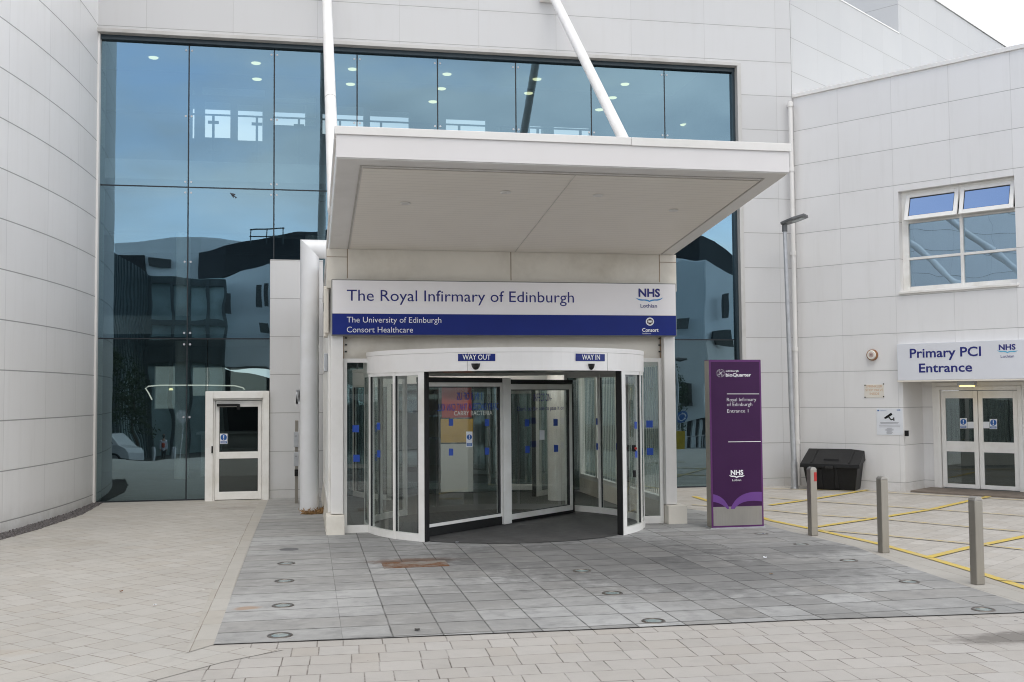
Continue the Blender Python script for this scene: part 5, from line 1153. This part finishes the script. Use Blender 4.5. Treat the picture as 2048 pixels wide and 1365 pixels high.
# parked car, mirrored
pc = MV(206, 918, 66); pc.z = gz(pc.y)
t = thing('parked_car', 'small white car on the road, mirrored in the lower left glass', 'car', tuple(pc), R_(200))
cf = lambda a, b, c: WM[t.name] @ Vector((a, b, c))
pr_ = [(-1.95, .35), (-1.98, .75), (-1.85, .98), (-1.55, 1.05), (-1.0, 1.45), (.45, 1.48), (1.15, 1.0), (1.75, .86), (1.98, .68), (2.0, .35)]
m = MB(); n = len(pr_)
for s_ in (-1, 1): pass
A = [cf(x, -.83 if z < 1.06 else -.66, z) for x, z in pr_]; B = [cf(x, .83 if z < 1.06 else .66, z) for x, z in pr_]
m.add(A+B, [(i, (i+1) % n, n+(i+1) % n, n+i) for i in range(n)]+[tuple(range(n)), tuple(range(n, 2*n))[::-1]]); obj('body', m, simple('white_car_paint', (.72, .73, .75), .2, 0, .02, 2., 0, .6), t, .04)
m = MB(); m.add([cf(.52, -.62, 1.425), cf(1.09, -.70, 1.065), cf(1.09, .70, 1.065), cf(.52, .62, 1.425)], [(0, 1, 2, 3)]); m.v = [v+ZV*.02 for v in m.v]; obj('windscreen', m, M_opwin, t)
for s_ in (-1, 1):
    m = MB(); m.add([cf(-1.25, s_*.845, 1.06), cf(.95, s_*.845, 1.06), cf(.42, s_*.72, 1.42), cf(-.98, s_*.72, 1.41)], [(0, 1, 2, 3)]); obj('side_window', m, M_opwin, t)
    for x in (-1.25, 1.3):
        m = MB(); m.tube([cf(x, s_*.68, .31), cf(x, s_*.86, .31)], .31, 20); wh = obj('wheel', m, M_black, t); m = MB(); m.tube([cf(x, s_*.861, .31), cf(x, s_*.872, .31)], .19, 16); obj('rim', m, M_galv, wh)
    m = MB(); m.fbox(cf, 1.80, 2.0, s_*.62-.16, s_*.62+.16, .66, .80); obj('headlight', m, M_lens, t, .03)
m = MB(); m.fbox(cf, 1.95, 2.02, -.5, .5, .42, .60); obj('grille', m, M_black, t)
# bollards, sign posts and a lamp across the road, mirrored
for i, x in enumerate((252, 263, 300, 344, 348)):
    b = MV(x, 921, 71); b.z = -1.97; m = MB(); m.lathe([(.10, 0), (.10, .95), (.07, 1.02), (0, 1.03)], 14, tuple(b)); tag(obj('street_bollard', m, M_galv, None, 0, tuple(b)), 'grey street bollard across the road, mirrored in the glass', 'bollard', 'street bollards mirrored in the glass')
def post_sign(px, ytop, ybot, Y, r, mat, nm, lb, two=None):
    b = MV(px, ybot, Y); b.z = gz(b.y); tp = MV(px, ytop, Y); t = thing(nm, lb, 'sign', tuple(b)); m = MB(); m.tube([b, Vector((b.x, b.y, tp.z+.2))], .04, 10); obj('post', m, M_galv, t)
    m = MB(); m.tube([(b.x, b.y+.05, tp.z), (b.x, b.y+.08, tp.z)], r, 28); obj('sign_disc', m, mat, t); return t, tp
post_sign(361, 832, 935, 66, .42, M_galv, 'road_sign', 'round grey backed road sign on a post, mirrored in the glass')
t, tp = post_sign(1362, 828, 905, 60, .36, M_mandblue, 'roundabout_sign', 'round blue road sign with white arrows, mirrored right of the porch')
mm = MB()
for k in range(3):
    for i in range(6):
        a0_ = 2.09*k+1.5*i/6; a1_ = 2.09*k+1.5*(i+1)/6; mm.add([(tp.x+r*math.cos(a), tp.y+.085, tp.z+r*math.sin(a)) for a, r in ((a0_, .18), (a1_, .18), (a1_, .24), (a0_, .24))], [(0, 1, 2, 3)])
    a = 2.09*k+1.5; mm.add([(tp.x+r*math.cos(q), tp.y+.086, tp.z+r*math.sin(q)) for q, r in ((a, .13), (a, .29), (a+.4, .21))], [(0, 1, 2)])
obj('arrows', mm, M_letw, t, recalc=False)
b = MV(1352, 905, 58); b.z = gz(b.y); tp = MV(1352, 722, 58); t = thing('street_lamp', 'grey street lamp with a flat head, mirrored right of the porch', 'lamp post', tuple(b))
m = MB(); m.tube([b, Vector((b.x, b.y, tp.z))], [.08, .05], 12); obj('post', m, M_galv, t); m = MB(); e = MV(1375, 716, 58); m.tube([tp, tp.lerp(e, .35), e], [.05, .12, .05], 10); obj('lamp_head', m, M_lamphd, t)
q = MV(1360, 888, 52); q.z = gz(q.y)
t = thing('roadwork_sign', 'yellow roadside sign board, mirrored low to the right of the porch', 'sign', tuple(q)); m = MB(); m.box(q.x-.45, q.x+.30, q.y-.02, q.y+.02, q.z+.25, q.z+1.25); obj('board', m, simple('yellow_board', (.62, .42, .03), .5), t); m = MB(); m.box(q.x-.4, q.x-.36, q.y-.05, q.y-.021, q.z, q.z+1.2); m.box(q.x+.2, q.x+.24, q.y-.05, q.y-.021, q.z, q.z+1.2); obj('leg', m, M_galv, t)
a, b = MV(1368, 905, 66), MV(1430, 905, 66); t = thing('railing', 'grey pedestrian railing along the road, mirrored right of the porch', 'railing', (a.x, a.y, gz(a.y))); m = MB(); z = gz(a.y)
for i in range(9): x = a.x+(b.x-a.x)*i/8; m.tube([(x, a.y, z), (x, a.y, z+1.1)], .03, 8)
for zz in (.25, 1.1): m.tube([(a.x, a.y, z+zz), (b.x, a.y, z+zz)], .03, 8)
obj('rails', m, M_galv, t)
# young trees across the road, mirrored
M_leaf = simple('dark_leaves', (.035, .065, .025), .6, 0, .5, 3.)
M_bark = simple('bark', (.09, .07, .055), .85, 0, .3, 12.)
for i, (x, Y, h, lb) in enumerate(((222, 68, 6.4, 'slender dark street tree, mirrored at the left edge of the glass'), (270, 72, 6.0, 'slender dark street tree, mirrored behind the white coated person'), (1345, 70, 6.0, 'leafy street tree, mirrored beside the porch'))):
    b = MV(x, 915, Y); b.z = gz(b.y); t = thing('street_tree', lb, 'tree', tuple(b)); m = MB()
    m.tube([b, b+Vector((.05, 0, h*.4)), b+Vector((0, .05, h*.85))], [.09, .06, .02], 8)
    for k in range(7): a = random.random()*6.28; z = h*random.uniform(.3, .7); m.tube([b+ZV*z, b+Vector((.9*math.cos(a), .9*math.sin(a), z+.9))], [.03, .008], 6)
    obj('trunk', m, M_bark, t); m = MB()
    cl = [b+Vector((random.gauss(0, .45), random.gauss(0, .45), h*random.uniform(.3, 1.))) for _ in range(26)]
    for _ in range(1500):
        c = random.choice(cl)+Vector((random.gauss(0, .22), random.gauss(0, .22), random.gauss(0, .22))); d = Vector((random.gauss(0, 1), random.gauss(0, 1), random.gauss(0, 1))).normalized()*.09; e = d.cross(Vector((random.gauss(0, 1), random.gauss(0, 1), random.gauss(0, 1)))).normalized()*.05
        m.add([c-d, c+e, c+d, c-e], [(0, 1, 2, 3)])
    obj('crown', m, M_leaf, t, recalc=False)
